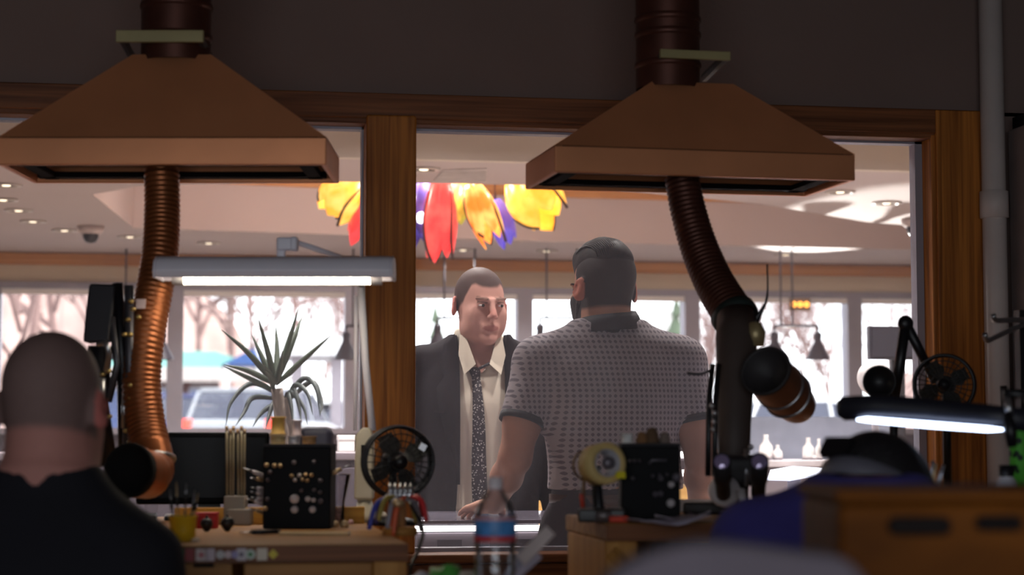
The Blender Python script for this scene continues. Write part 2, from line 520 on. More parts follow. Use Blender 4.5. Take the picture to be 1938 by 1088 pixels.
def smooth_interp(x, xp, fp):
    i = np.clip(np.searchsorted(xp, x) - 1, 0, len(xp) - 2)
    t = (x - xp[i]) / (xp[i + 1] - xp[i])
    p0 = fp[np.maximum(i - 1, 0)]; p1 = fp[i]; p2 = fp[i + 1]; p3 = fp[np.minimum(i + 2, len(fp) - 1)]
    return .5 * (2 * p1 + (p2 - p0) * t + (2 * p0 - 5 * p1 + 4 * p2 - p3) * t * t + (3 * p1 - p0 - 3 * p2 + p3) * t ** 3)
# ================================================================ THE SETTING
M_wall = mat('plaster_taupe', (118, 98, 92), .85, var=.05, scale=3, bump=.08, bscale=60)
M_shopwall = mat('plaster_cream', (196, 182, 160), .8, var=.03, scale=2)
M_ceil = mat('ceiling_grey', (190, 177, 176), .85, var=.03, scale=2)
M_bulk = mat('bulkhead_cream', (205, 194, 182), .85, var=.03, scale=2)
M_coffer = mat('coffer_mauve', (176, 160, 158), .85, var=.03, scale=2)
M_strip = wood('wood_strip_tan', (196, 140, 84), (170, 112, 62), 'X', scale=.4)
M_oakX = wood('oak_header', (136, 84, 50), (88, 50, 28), 'X')
M_oakZ = wood('oak_post', (186, 116, 48), (124, 70, 26), 'Z')
M_frame = mat('window_aluminium', (150, 148, 160), .45, .3, var=.04)
M_gfloor = mat('floor_grey', (96, 88, 84), .6, var=.15, scale=4)
M_dark = mat('shop_dark_wall', (74, 66, 76), .7, var=.08)
M_glass = glass('window_glass', gloss=.04)
M_pane = glass('partition_glass', gloss=.003, haze=.023, hazec=(.83, .80, .92))  # even lavender haze mixed into the pane, imitating lens glow around the windows
M_white = mat('white_paint', (225, 222, 220), .6, var=.03)
M_black = mat('black_plastic', (22, 20, 24), .4, var=.1)
M_steel = mat('brushed_steel', (178, 178, 182), .3, .9, var=.08, scale=40)

PY = 4.70                                                   # workshop face of the partition
XL, XR, YB, ZC = -2.4, 3.0, -1.6, 2.75                      # workshop room
SX0, SX1, SY1 = -5.0, 9.0, 12.7                             # shop
struct('floor', MB().b2((XL - .2, YB - .2, -.1), (XR + .2, PY + .13, 0)), M_gfloor)
struct('floor_shop', MB().b2((SX0 - .2, PY + .13, -.1), (SX1 + .2, SY1 + .2, 0)), mat('shop_carpet', (176, 160, 146), .9, var=.08, scale=6))
struct('wall_left', MB().b2((XL - .12, YB, 0), (XL, PY, ZC)), M_wall)
struct('wall_right', MB().b2((XR, YB, 0), (XR + .12, PY, ZC)), M_wall)
wb = MB()                                                   # rear wall of the workshop, cut for an added unseen window
wb.b2((XL - .12, YB - .12, 0), (XR + .12, YB, .75)); wb.b2((XL - .12, YB - .12, 2.15), (XR + .12, YB, ZC))
wb.b2((XL - .12, YB - .12, .75), (-2.2, YB, 2.15)); wb.b2((1.1, YB - .12, .75), (XR + .12, YB, 2.15))
struct('wall_back', wb, M_wall)
struct('ceiling', MB().b2((XL - .12, YB - .12, ZC), (XR + .12, PY + .14, ZC + .1)), mat('workshop_ceiling', (120, 112, 108), .9))

hz0, hz1 = 2.050, 2.126                                     # header board
OX0 = -1.05                                                 # left end of the opening, out of frame
jx0 = on_y(1762, 500, PY).x; jx1 = on_y(1858, 500, PY).x    # right jamb board
px0 = on_y(690, 520, PY).x; px1 = on_y(785, 520, PY).x      # big middle post
SILL = .985
wf = MB()
wf.b2((XL - .12, PY, hz1 - .01), (XR + .12, PY + .13, ZC))
wf.b2((jx1 - .02, PY, 0), (XR + .12, PY + .13, hz1)); wf.b2((XL - .12, PY, 0), (OX0, PY + .13, hz1))
wf.b2((OX0, PY, 0), (jx1, PY + .13, SILL - .10))
struct('wall_partition', wf, M_wall)
hd = MB(); hd.b2((OX0 - .1, PY - .022, hz0 + .012), (jx1, PY + .0, hz1)); hd.b2((OX0, PY - .012, hz0), (jx1 - .03, PY + .13, hz0 + .028))
struct('trim_1', hd, M_oakX, .004)
po = MB(); po.b2((px0, PY - .03, SILL), (px1, PY + .15, hz0 + .02)); struct('trim_2', po, M_oakZ, .006)
jb = MB(); jb.b2((jx0 + .01, PY - .026, SILL - .3), (jx1, PY, hz1 - .002)); jb.b2((jx0, PY - .014, SILL), (jx0 + .03, PY + .13, hz0 + .01))
struct('trim_3', jb, M_oakZ, .004)
sl = MB(); sl.b2((OX0, PY - .06, SILL - .022), (jx0 + .02, PY + .16, SILL)); struct('trim_4', sl, M_oakX, .005)
for i, (z0, z1) in enumerate(((SILL - .062, SILL - .026), (SILL - .11, SILL - .066))):
    struct('trim_%d' % (5 + i), MB().b2((OX0, PY - .03 + .008 * i, z0), (jx0 + .02, PY, z1)), M_oakX, .003)
# glazed lights between the boards
for i, (a, b) in enumerate(((OX0, px0), (px1, jx0))):
    w = struct('window_%d' % (1 + i), (lambda m: (m.b2((a, PY + .05, SILL), (a + .005, PY + .09, hz0)), m.b2((b - (.020 if i else .005), PY + .05, SILL), (b, PY + .09, hz0)),
        m.b2((a, PY + .05, hz0 - .006), (b, PY + .09, hz0)), m.b2((a, PY + .05, SILL), (b, PY + .09, SILL + .010)))[-1])(MB()), M_frame)
    MB().b2((a + .005, PY + .067, SILL + .010), (b - (.020 if i else .005), PY + .073, hz0 - .006)).build('pane', M_pane, w)

# ---- shop shell
SC = 2.46                                                   # low shop ceiling
BY = 8.1                                                    # face of the bulkhead
HC = 3.0
struct('wall_shop_left', MB().b2((SX0 - .15, PY + .13, 0), (SX0, SY1, HC + .3)), M_shopwall)
struct('wall_shop_right', MB().b2((SX1, PY + .13, 0), (SX1 + .15, SY1, HC + .3)), M_shopwall)
struct('wall_shop_near', MB().b2((SX0, PY + .135, 0), (XL - .13, PY + .25, HC)).b2((XR + .13, PY + .135, 0), (SX1, PY + .25, HC)).b2((XL - .13, PY + .135, hz1 + .02), (XR + .13, PY + .16, HC)), M_shopwall)
struct('ceiling_shop_near', MB().b2((SX0, PY + .13, HC), (SX1, BY + .02, HC + .1)), M_ceil)
struct('wall_bulkhead', MB().b2((SX0, BY, SC), (SX1, BY + .06, HC + .1)), M_bulk)
cof_px = [(176, 368), (262, 352), (600, 343), (1080, 352), (1440, 386), (1640, 420), (1790, 432), (1790, 474), (1000, 456), (252, 431)]
cof = [on_z(x, y, SC) for x, y in cof_px]
bm = bmesh.new()
outer = [bm.verts.new((x, y, SC)) for x, y in ((SX0, BY + .06), (SX1, BY + .06), (SX1, SY1), (SX0, SY1))]
inner = [bm.verts.new(p) for p in cof]
ed = [bm.edges.new((l[i], l[(i + 1) % len(l)])) for l in (outer, inner) for i in range(len(l))]
bmesh.ops.triangle_fill(bm, use_beauty=True, use_dissolve=False, edges=ed)
bad = [f for f in bm.faces if False]
me = bpy.data.meshes.new('ceiling_shop'); bm.to_mesh(me); bm.free()
cs = bpy.data.objects.new('ceiling_shop', me); COL.objects.link(cs); me.materials.append(M_ceil); cs['kind'] = 'structure'
CT = 2.86
cw = MB(); n_ = len(cof)
for i in range(n_):
    a, b = cof[i], cof[(i + 1) % n_]
    cw.add([a, b, Vector((b.x, b.y, CT)), Vector((a.x, a.y, CT))], [(0, 1, 2, 3)])
struct('wall_coffer', cw, M_coffer)
struct('ceiling_coffer', MB().prism([Vector((p.x, p.y, CT)) for p in cof], (0, 0, .05)), M_bulk)
cen = sum(cof, Vector()) / n_
st = MB()
for i in range(n_):
    a, b = cof[i], cof[(i + 1) % n_]
    a2 = a + (cen - a) * .012; b2 = b + (cen - b) * .012
    for q in ((2.735, 2.805),):
        st.add([Vector((a.x, a.y, q[0])), Vector((b.x, b.y, q[0])), Vector((b2.x, b2.y, q[0])), Vector((a2.x, a2.y, q[0])),
                Vector((a.x, a.y, q[1])), Vector((b.x, b.y, q[1])), Vector((b2.x, b2.y, q[1])), Vector((a2.x, a2.y, q[1]))],
               [(0, 1, 2, 3), (4, 7, 6, 5), (3, 2, 6, 7), (0, 4, 5, 1)])
struct('trim_7', st, M_strip)
struct('roof', MB().b2((-7, -2.2, HC + .3), (11, 12.95, HC + .45)), M_dark)  # unseen slab put in to block sky light over both rooms
# street wall with its row of windows
WZ0, WZ1 = 1.305, 2.235
wx = [-.122 + 1.168 * k for k in range(-4, 8)]              # centres of the mullions
HM = .052
sw = MB().b2((SX0, SY1, 0), (SX1, SY1 + .2, WZ0 - .03))
struct('wall_street_low', sw, M_dark)
su = MB().b2((SX0, SY1, WZ1 + .03), (SX1, SY1 + .2, HC + .3)); su.b2((SX0, SY1, WZ0 - .03), (wx[0] - HM, SY1 + .2, WZ1 + .03)); su.b2((wx[-1] + HM, SY1, WZ0 - .03), (SX1, SY1 + .2, WZ1 + .03))
struct('wall_street', su, M_shopwall)
struct('trim_8', MB().b2((SX0, SY1 - .03, 2.375), (SX1, SY1, 2.452)), M_strip, .004)
for k in range(len(wx) - 1):
    a, b = wx[k], wx[k + 1]
    m = MB()
    m.b2((a, SY1 - .02, WZ0 - .03), (a + HM, SY1 + .12, WZ1 + .03)); m.b2((b - HM, SY1 - .02, WZ0 - .03), (b, SY1 + .12, WZ1 + .03))
    m.b2((a + HM, SY1 - .02, WZ1 - .012), (b - HM, SY1 + .12, WZ1 + .03)); m.b2((a + HM, SY1 - .05, WZ0 - .03), (b - HM, SY1 + .12, WZ0 + .01))
    w = struct('window_%d' % (3 + k), m, M_frame)
    MB().b2((a + HM, SY1 + .05, WZ0 + .01), (b - HM, SY1 + .056, WZ1 - .012)).build('pane', M_glass, w)
    MB().b2((a + HM, SY1 + .0, WZ1 - .05), (b - HM, SY1 + .03, WZ1 - .015)).build('rolled_blind', M_white, w)
# unseen rear window, added and sized to light the hoods and partition
w = struct('window_20', (lambda m: (m.b2((-2.2, YB - .1, .75), (-2.14, YB - .03, 2.15)), m.b2((1.04, YB - .1, .75), (1.1, YB - .03, 2.15)), m.b2((-.58, YB - .1, .75), (-.52, YB - .03, 2.15)),
    m.b2((-2.2, YB - .1, .75), (1.1, YB - .03, .81)), m.b2((-2.2, YB - .1, 2.09), (1.1, YB - .03, 2.15)))[-1])(MB()), M_frame)
for xa, xb in ((-2.14, -.58), (-.52, 1.04)): MB().b2((xa, YB - .07, .81), (xb, YB - .064, 2.09)).build('pane', M_glass, w)

# ---- light: daylight at street and added rear window, shop downlights, added lamps
portal('added_window_portal', (-.55, YB - .14, 1.45), (-.55, 4, 1.45), 3.3, 1.4)
portal('street_window_portal', (1.63, SY1 + .22, 1.77), (1.63, 5, 1.77), 12.9, .95)

M_dl = emit('downlight_lens', (255, 236, 205), 2.2)
M_dltrim = mat('downlight_trim', (200, 190, 182), .4)
def downlight(px, py, label, group=None, power=140, r=.075, z=SC):
    p = on_z(px, py, z)
    t = thing('downlight', label, 'downlight', (p.x, p.y, z - .012), group)
    MB().lathe((p.x, p.y, z - .004), [(r * .68, 0), (r * .72, -.006), (r, -.004), (r, .003), (r * .68, .003)], seg=20).build('trim_ring', M_dltrim, t)
    MB().lathe((p.x, p.y, z - .004), [(0, .002), (r * .3, .0), (r * .3, .002), (r * .68, .003)], seg=16).build('reflector', mat('downlight_reflector', (96, 86, 84), .25, .6), t)
    MB().lathe((p.x, p.y, z - .006), [(0, -.002), (r * .26, -.001), (r * .26, .003)], seg=14).build('lens', M_dl, t)
    spot_light('downlight_beam', (p.x, p.y, z - .03), (p.x, p.y, 0), power, R(125), blend=.9, radius=.06)
for i, (x, y) in enumerate(((12, 349), (6, 377), (35, 397), (62, 418), (122, 435), (246, 447))):
    downlight(x, y, ORD[i] + ' recessed downlight, counted from us, of the receding ceiling row at upper left', 'downlights of the left ceiling row', 40)
downlight(802, 319, 'recessed downlight in the low ceiling just right of the oak post top')
downlight(1590, 362, 'recessed downlight half behind the right hood corner')
downlight(1678, 383, 'recessed downlight in the ceiling right of the right hood')
downlight(395, 459, 'recessed downlight above the white bench lamp', power=40)
downlight(876, 472, 'recessed downlight under the purple and orange glass shades', power=40)
downlight(1034, 474, 'recessed downlight under the large yellow glass shade', power=40)
downlight(1487, 481, 'recessed downlight beside the pendant lamp rods', power=40)
# unseen lamps added over the counter to light the faces and the bulkhead
for x, y in ((.2, 5.75), (1.5, 5.75), (2.8, 5.75), (-.6, 7.0), (.9, 7.1), (2.4, 7.1), (4.2, 7.0)):
    t = thing('downlight', 'added unseen downlight lighting the sales counter and bulkhead, above the picture', 'downlight', (x, y, HC - .01), 'added downlights over the sales counter')
    MB().lathe((x, y, HC - .006), [(.05, 0), (.055, -.006), (.08, -.004), (.08, .003)], seg=20).build('trim_ring', M_dltrim, t)
    MB().lathe((x, y, HC - .004), [(0, .0), (.05, .001)], seg=16).build('lens', M_dl, t)
    spot_light('downlight_beam', (x, y, HC - .03), (x, y, 0), 75 if y < 6 else 240, R(135), blend=.9, radius=.08)
# added spot lamp outside, imitating sun thrown up onto the shop ceiling
g_ = on_z(1600, 440, SC); spot_light('added_ceiling_glint', (g_.x + .5, 15.0, .75), (g_.x, g_.y, SC), 3000, R(15), (1, .97, .9), .25, .03)
# vent and cameras
v0 = [on_z(x, y, SC - .006) for x, y in ((838, 323), (921, 320), (919, 344), (820, 344))]
va = MB().prism(v0, (0, 0, .006)).build('ceiling_vent', mat('vent_white', (205, 196, 194), .5), label='pale rectangular ceiling vent beside the downlight above the red glass shade', cat='vent')
for i in range(1, 6):
    a = v0[0].lerp(v0[3], i / 6); b = v0[1].lerp(v0[2], i / 6)
    o = MB().tube([a - Vector((0, 0, .003)), b - Vector((0, 0, .003))], .006, 4, smooth=False).build('louvre', MATS['vent_white'], va)
def dome_cam(px, py, label):
    d = (SC - .0 - 1.28) * F / (HOR - py + 12)
    p = on_z(px, py - 14, SC)
    t = thing('security_camera', label, 'camera', (p.x, p.y, SC - .1))
    MB().lathe((p.x, p.y, SC), [(0, 0), (.075, 0), (.07, -.03), (.055, -.045), (0, -.045)]).build('mount', M_ceil, t)
    MB().lathe((p.x, p.y, SC - .045), [(.045, 0), (.044, -.02), (.03, -.045), (0, -.054)]).build('dome', M_black, t)
dome_cam(172, 442, 'small black dome camera on the ceiling at left')
dome_cam(1731, 428, 'small black dome camera on the ceiling beside the right jamb')

# ---- outside: parking lot, street, far building, trees
M_asph = mat('asphalt', (120, 116, 118), .9, var=.1, scale=2)
LOT = .6                                                    # the car park rises away from the shop
struct('ground', MB().prism([(-60, SY1 + .25, -.6), (-60, 150, -.6), (-60, 150, LOT), (-60, 32, LOT), (-60, SY1 + .25, -.15)], (150, 0, 0)), M_asph)
def car(label, px, py_roof, d, heading, body, L=4.6, W=1.82, Hc=1.62, suv=True):
    rf = at(px, py_roof, d); z0 = LOT; Hc = rf.z - z0
    org = Vector((rf.x, rf.y, z0)); m3 = rotz(heading)
    t = thing('car', label, 'car', org)
    def T(x, y, z): return org + m3 @ Vector((x, y, z))
    # body profile along its length (x forward), lower shell then cabin
    prof = [(-.5, .32), (-.49, .56), (-.47, .62), (.22, .60), (.47, .50), (.5, .40), (.49, .22), (.36, .16), (-.36, .16), (-.49, .2)]
    b = MB(); n = len(prof)
    rows = []
    for yy, sc in ((-.5, .96), (-.44, 1.0), (.44, 1.0), (.5, .96)):
        rows.append([T(p[0] * L * (1 if abs(yy) < .49 else .985), yy * W, p[1] * Hc * (1 if abs(yy) < .49 else .97)) for p in prof])
    vs = [p for r in rows for p in r]
    fs = [(i * n + k, i * n + (k + 1) % n, (i + 1) * n + (k + 1) % n, (i + 1) * n + k) for i in range(3) for k in range(n)]
    fs += [tuple(range(n)), tuple(reversed(range(3 * n, 4 * n)))]
    b.add(vs, fs); b.build('body', body, t, bevel=.03)
    cab = [(-.46, .60), (-.40, .93), (-.30, 1.0), (.02, .99), (.12, .93), (.26, .60)] if suv else [(-.34, .60), (-.22, .93), (-.14, 1.0), (.04, .99), (.10, .94), (.26, .60)]
    c = MB(); n2 = len(cab); vs = []
    for yy in (-.40, .40):
        for x, z in cab: vs.append(T(x * L, yy * W * (1.12 if z < .7 else .95), z * Hc))
    c.add(vs, [tuple(range(n2)), tuple(reversed(range(n2, 2 * n2)))] + [(i, (i + 1) % n2, (i + 1) % n2 + n2, i + n2) for i in range(n2)])
    c.build('cabin', mat('car_glass', (34, 40, 64), .12, spec=.8, var=.02), t, bevel=.03)
    r = MB()
    x0, x1 = (-.38, .1)
    r.prism([T(-.385 * L, -.38 * W, .945 * Hc), T(.06 * L, -.38 * W, .975 * Hc), T(.06 * L, .38 * W, .975 * Hc), T(-.385 * L, .38 * W, .945 * Hc)], (0, 0, .05 * Hc))
    for yy in (-.425, .425):
        for a_, b_ in (((-.46, .6), (-.39, .95)), ((-.2, .6), (-.19, .97)), ((.03, .6), (.02, .97)), ((.26, .6), (.1, .95))):
            r.tube([T(a_[0] * L, yy * W * 1.03, a_[1] * Hc), T(b_[0] * L, yy * W * .92, b_[1] * Hc)], .035, 6)
    r.build('roof', body, t, bevel=.01)
    for sx in (-.31, .31):
        for sy in (-1, 1):
            wmb = MB(); c0 = T(sx * L, sy * (W * .5 - .2), .34); c1 = T(sx * L, sy * (W * .5 + .01), .34)
            wmb.cyl(c0, c1, .34, seg=24); o = wmb.build('wheel', mat('tyre', (30, 30, 32), .8), t)
            MB().cyl(c1, c1 + (c1 - c0).normalized() * .012, .2, seg=18).build('hub_cap', M_steel, o)
    for sy in (-1, 1):
        MB().box(T(-.487 * L, sy * W * .42, .52 * Hc), (.12, .16, .30), m3).build('tail_light', emit('tail_light_red', (255, 60, 40), 1.2), t, bevel=.01)
        MB().box(T(.485 * L, sy * W * .38, .44 * Hc), (.14, .3, .12), m3).build('head_light', mat('lamp_clear', (230, 235, 240), .1), t, bevel=.01)
    MB().box(T(-.505 * L, 0, .42 * Hc), (.02, .5, .12), m3).build('number_plate', M_white, t)
    return t
PAINT_S = mat('paint_silver', (150, 152, 156), .3, .3, var=.02, coat=.6)
PAINT_B = mat('paint_blue', (32, 44, 104), .3, .1, var=.02, coat=.6)
PAINT_W = mat('paint_white', (232, 232, 230), .35, 0, var=.02, coat=.5)
car('silver estate car parked outside the window behind the potted plant', 508, 737, 35.5, R(70), PAINT_S)
car('blue car parked beside the silver one, left of the plant', 345, 748, 43, R(84), PAINT_B)
car('white car parked outside at the right edge of the plant window', 690, 760, 46, R(15), PAINT_W, suv=False)
car('pale car parked outside behind the right copper nozzle', 1530, 758, 44, R(15), PAINT_W)

# far building with teal roof
by = 62
p0 = on_y(150, 690, by); p1 = on_y(488, 690, by)
zt = on_y(320, 655, by).z; zr = on_y(320, 692, by).z; ze = on_y(320, 705, by).z
t = thing('shop_building', 'low far building with a pale teal roof and dark red storefront', 'building', ((p0.x + p1.x) / 2, by + 3, -.15))
MB().b2((p0.x + .3, by + 1, -.15), (p1.x - 1.2, by + 8, zr)).build('wall', mat('red_storefront', (84, 40, 38), .8, var=.15, scale=1), t)
ro = MB(); x0, x1 = p0.x - .2, p1.x + .3
ro.add([(x0, by, zr - .1), (x1, by, zr - .1), (x1, by + 9, zr - .1), (x0, by + 9, zr - .1), (x0 + 1.2, by + 3.5, zt), (x1 - 1.6, by + 3.5, zt), (x1 - 1.6, by + 5.5, zt), (x0 + 1.2, by + 5.5, zt)],
       [(0, 1, 2, 3), (4, 5, 6, 7), (0, 1, 5, 4), (1, 2, 6, 5), (2, 3, 7, 6), (3, 0, 4, 7)])
ro.build('roof', mat('teal_metal_roof', (70, 132, 122), .5, var=.05), t)
MB().b2((x0 + .2, by - .05, zr - .5), (x1 - .4, by + .2, zr - .05)).build('fascia', mat('fascia_cream', (200, 186, 178), .7), t)
for i in range(5):
    xa = p0.x + .6 + i * .95
    f = MB().b2((xa, by + .9, .6), (xa + .7, by + 1.0, zr - .7)).build('window', M_frame, t)
    MB().b2((xa + .06, by + .88, .66), (xa + .64, by + .92, zr - .76)).build('pane', mat('far_pane_blue', (40, 66, 120), .15, var=.2, scale=1), f)
t = None
# blue gabled canopy beside it, white flat canopy further right
q0 = on_y(420, 690, 55); q1 = on_y(500, 690, 55); zq = on_y(460, 668, 55).z; zq0 = on_y(460, 690, 55).z
t = thing('canopy', 'small blue gabled canopy at the right end of the teal-roofed building', 'canopy', ((q0.x + q1.x) / 2, 56, -.15))
MB().prism([(q0.x, 55, zq0), (q1.x, 55, zq0), ((q0.x + q1.x) / 2 + .3, 55, zq + .15)], (0, 2.5, 0)).build('roof', mat('blue_roof', (50, 84, 140), .6), t)
for xx in (q0.x + .15, q1.x - .15): MB().b2((xx - .06, 55.1, -.15), (xx + .06, 55.25, zq0)).build('post', M_white, t)
q0 = on_y(538, 655, 40); q1 = on_y(668, 655, 40); za = on_y(600, 636, 40).z; zb = on_y(600, 672, 40).z
t = thing('canopy', 'bright white flat canopy outside, beyond the right-hand leaves of the plant', 'canopy', ((q0.x + q1.x) / 2, 42, -.15))
MB().b2((q0.x, 40, zb), (q1.x, 44, za)).build('roof', M_white, t)
for xx in (q0.x + .3, q1.x - .3): MB().b2((xx - .12, 40.4, -.15), (xx + .12, 40.7, zb)).build('post', mat('post_grey', (150, 140, 145), .7), t)
# stretch of bare pinkish woods behind, tree by tree
M_bark = mat('bare_branches', (140, 112, 106), .9, var=.2, scale=3)
M_ever = mat('evergreen', (84, 96, 76), .9, var=.25, scale=3)
def bare_tree(x, y, h, seed, label, group):
    rnd = random.Random(seed); t = thing('bare_tree', label, 'tree', (x, y, -.15), group)
    tr = MB(); br = MB(); top = Vector((x + rnd.uniform(-.4, .4), y, h * .55))
    tr.tube(spline([(x, y, -.15), (x + rnd.uniform(-.2, .2), y, h * .25), top], 4), [.024 * h / 2 * (1 - .06 * i) for i in range(9)], 7)
    def grow(p, dirv, ln, r, lev):
        q = p + dirv * ln; mid = (p + q) / 2 + Vector((rnd.uniform(-1, 1), rnd.uniform(-1, 1), 0)) * ln * .08
        br.tube([p, mid, q], [r, r * .8, r * .55], 4, caps=False)
        if lev == 0: return
        for _ in range(4 if lev > 1 else 5):
            s = rnd.uniform(.35, 1.); pp = p.lerp(q, s)
            dv = (dirv + Vector((rnd.uniform(-1, 1), rnd.uniform(-1, 1), rnd.uniform(-.25, .7))) * .75).normalized()
            grow(pp, dv, ln * rnd.uniform(.5, .75), r * .55, lev - 1)
    for i in range(7):
        z = h * (.22 + .05 * i); dv = Vector((rnd.uniform(-1, 1), rnd.uniform(-1, 1), rnd.uniform(.5, 1.3))).normalized()
        grow(Vector((x, y, z)).lerp(top, .3), dv, h * rnd.uniform(.22, .34), .0055 * h, 3)
    tr.build('trunk', M_bark, t); br.build('branches', M_bark, t, kind='stuff')
k = 0; cnt = [0, 0, 0]
for px, y, h, grp in ((-60, 30, 8, 0), (20, 24, 6.5, 0), (110, 27, 7, 0), (190, 44, 9, 0), (370, 80, 15, 1), (430, 74, 14, 1), (480, 92, 15, 1), (560, 78, 14, 1), (620, 58, 7, 1), (700, 75, 11, 1),
                      (1290, 56, 6, 2), (1335, 50, 6, 2), (1390, 60, 7, 2), (1440, 52, 6.5, 2), (1510, 62, 7.5, 2), (1570, 55, 7, 2), (1690, 60, 6.5, 2), (1760, 52, 6, 2)):
    p = on_y(px, 700, y); k += 1; cnt[grp] += 1
    bare_tree(p.x, y, h, k, ORD[cnt[grp] - 1] + (' leafless tree from the left outside the far left window, behind the cropped head', ' leafless tree from the left in the pale woods behind the dragon plant', ' leafless tree from the left in the pale woods beyond the right-hand windows')[grp],
              ('bare trees beyond the far left window', 'bare trees beyond the plant window', 'bare trees beyond the right windows')[grp])
def evergreen(px, py_top, y, label):
    p = on_y(px, py_top, y); t = thing('evergreen_tree', label, 'tree', (p.x, y, -.15)); h = p.z + .15
    MB().cyl((p.x, y, -.15), (p.x, y, h * .4), .12, .08, 8).build('trunk', M_bark, t)
    m = MB(); rnd = random.Random(px)
    for i in range(9):
        z0 = -.15 + h * (.12 + .1 * i); r = (h * .2) * (1 - i / 9.6)
        pr = [(r, 0), (r * .35, h * .09), (0, h * .17)]
        m.lathe((p.x + rnd.uniform(-.05, .05), y, z0), pr, seg=11, smooth=False)
    m.build('foliage', M_ever, t)
evergreen(826, 585, 60, 'hazy evergreen tree outside the window just left of the suited man\'s head')
evergreen(1278, 570, 48, 'hazy evergreen tree outside above the right shoulder of the patterned shirt')
# low wooded rise closing the view
hl = MB(); pts = []
rnd = random.Random(3)
X0, X1, NH = -40, 75, 90
for i in range(NH + 1):
    x = X0 + (X1 - X0) * i / NH
    pts.append((x, 3.2 + 1.2 * math.sin(i * .31) + .9 * math.sin(i * .83) + rnd.uniform(-.35, .35) + (5.0 if x < 6 else 0) * max(0, min(1, (6 - x) / 5))))
vs = [];
for x, h in pts: vs += [(x, 100 + 2 * math.sin(x * .7), -.2), (x, 102, h), (x, 118, -.2)]
hl.add(vs, [(3 * i + a, 3 * i + 3 + a, 3 * i + 4 + a, 3 * i + 1 + a) for i in range(NH) for a in (0, 1)], True)
struct('hill', hl, mat('winter_woods', (176, 148, 140), .95, var=.25, scale=.6, bump=.6, bscale=2))
# ================================================================ EXTRACTION HOODS AND HOSES
FH = Vector((math.sin(YAW), math.cos(YAW), 0))
M_copper = mat('copper_sheet', (208, 138, 96), .42, .5, var=.10, scale=5, bump=.03, bscale=30)
M_copper_hose = mat('copper_hose', (150, 88, 52), .35, .6, var=.15, scale=20)
M_copper_dark = mat('copper_dark', (84, 48, 38), .45, .55, var=.2, scale=14)  # darker copper tone for the ducts and the right hose
M_liner = mat('hood_liner', (22, 17, 18), .8, 0, spec=.1)
M_tape = mat('aged_tape', (150, 138, 96), .5, .1, var=.15)
def hood(label, c, ux, W, D, zb, zl, zt, tw, td, pipe_r, pipe_off, strap):
    uy = Vector((-ux.y, ux.x, 0)); t = thing('extraction_hood', label, 'hood', (c.x, c.y, zb))
    def P(x, y, z): return Vector((c.x, c.y, z)) + ux * x + uy * y
    w, d = W / 2, D / 2
    lip = MB()
    for s in (0, .006):
        pass
    ring0 = [P(-w, -d, zb), P(w, -d, zb), P(w, d, zb), P(-w, d, zb)]; ring1 = [P(-w, -d, zl), P(w, -d, zl), P(w, d, zl), P(-w, d, zl)]
    g = .012; ir0 = [P(-w + g, -d + g, zb), P(w - g, -d + g, zb), P(w - g, d - g, zb), P(-w + g, d - g, zb)]
    ir1 = [P(-w + g, -d + g, zl - .004), P(w - g, -d + g, zl - .004), P(w - g, d - g, zl - .004), P(-w + g, d - g, zl - .004)]
    fs = []
    for i in range(4):
        j = (i + 1) % 4; fs += [(i, j, j + 4, i + 4), (i + 8, i + 12, j + 12, j + 8), (i, i + 8, j + 8, j), (i + 4, j + 4, j + 12, i + 12)]
    lip.add(ring0 + ring1 + ir0 + ir1, fs); lip.build('lip', M_copper, t, bevel=.003)
    can = MB(); a, b = tw / 2, td / 2
    top = [P(-a, -b, zt), P(a, -b, zt), P(a, b, zt), P(-a, b, zt)]
    can.add(ring1 + top, [(0, 1, 5, 4), (1, 2, 6, 5), (2, 3, 7, 6), (3, 0, 4, 7), (4, 5, 6, 7)]); can.build('canopy', M_copper, t)
    ln = MB(); h = .02
    it = [P(-a, -b, zt - .02), P(a, -b, zt - .02), P(a, b, zt - .02), P(-a, b, zt - .02)]
    ln.add(ir1 + it, [(0, 4, 5, 1), (1, 5, 6, 2), (2, 6, 7, 3), (3, 7, 4, 0), (4, 7, 6, 5)]); ln.build('liner', M_liner, t)
    # narrow filter rails just inside the lower rim
    fr = MB()
    for yy in (-d + .05, d - .05): fr.box(P(0, yy, zb + .012), (W - .05, .03, .012), rotz(math.atan2(ux.y, ux.x)))
    for xx in (-w + .05, w - .05): fr.box(P(xx, 0, zb + .012), (.03, D - .05, .012), rotz(math.atan2(ux.y, ux.x)))
    fr.build('filter_rail', M_liner, t)
    # duct above
    p0 = P(pipe_off, 0, zt - .01); du = MB(); du.tube([p0, Vector((p0.x, p0.y, ZC + .02))], pipe_r, 28, caps=False); du.build('duct', M_copper_dark, t)
    for z in (zt + .045, zt + .115, zt + .15, zt + .28):
        MB().lathe((p0.x, p0.y, z), [(pipe_r * 1.0, -.008), (pipe_r * 1.05, -.004), (pipe_r * 1.05, .004), (pipe_r * 1.0, .008)], seg=28).build('duct_seam', M_copper_dark, t)
    sz, xa, xb, hh = strap; rr = rotz(math.atan2(ux.y, ux.x)); yf = -pipe_r * 1.12
    MB().box(P(pipe_off + (xa + xb) / 2, yf, sz), (xb - xa, .012, hh), rr).build('strap', M_tape, t, bevel=.002)
    for xx, yy in ((xa + .01, .05), (xb - .01, .08)):
        q0 = P(pipe_off + xx, yf, sz); q1 = P(pipe_off + xx, yy, sz - .02)
        MB().tube([q0, q1], .010, 6, smooth=False).build('bracket_arm', mat('bracket_dark', (70, 60, 56), .6), t)
    return t
dl_ = 4.0
cl = at(306, 313, 4.0); uxl = RIGHT.copy(); uyl = FH
c = Vector((cl.x, cl.y, 0)) + uyl * .15
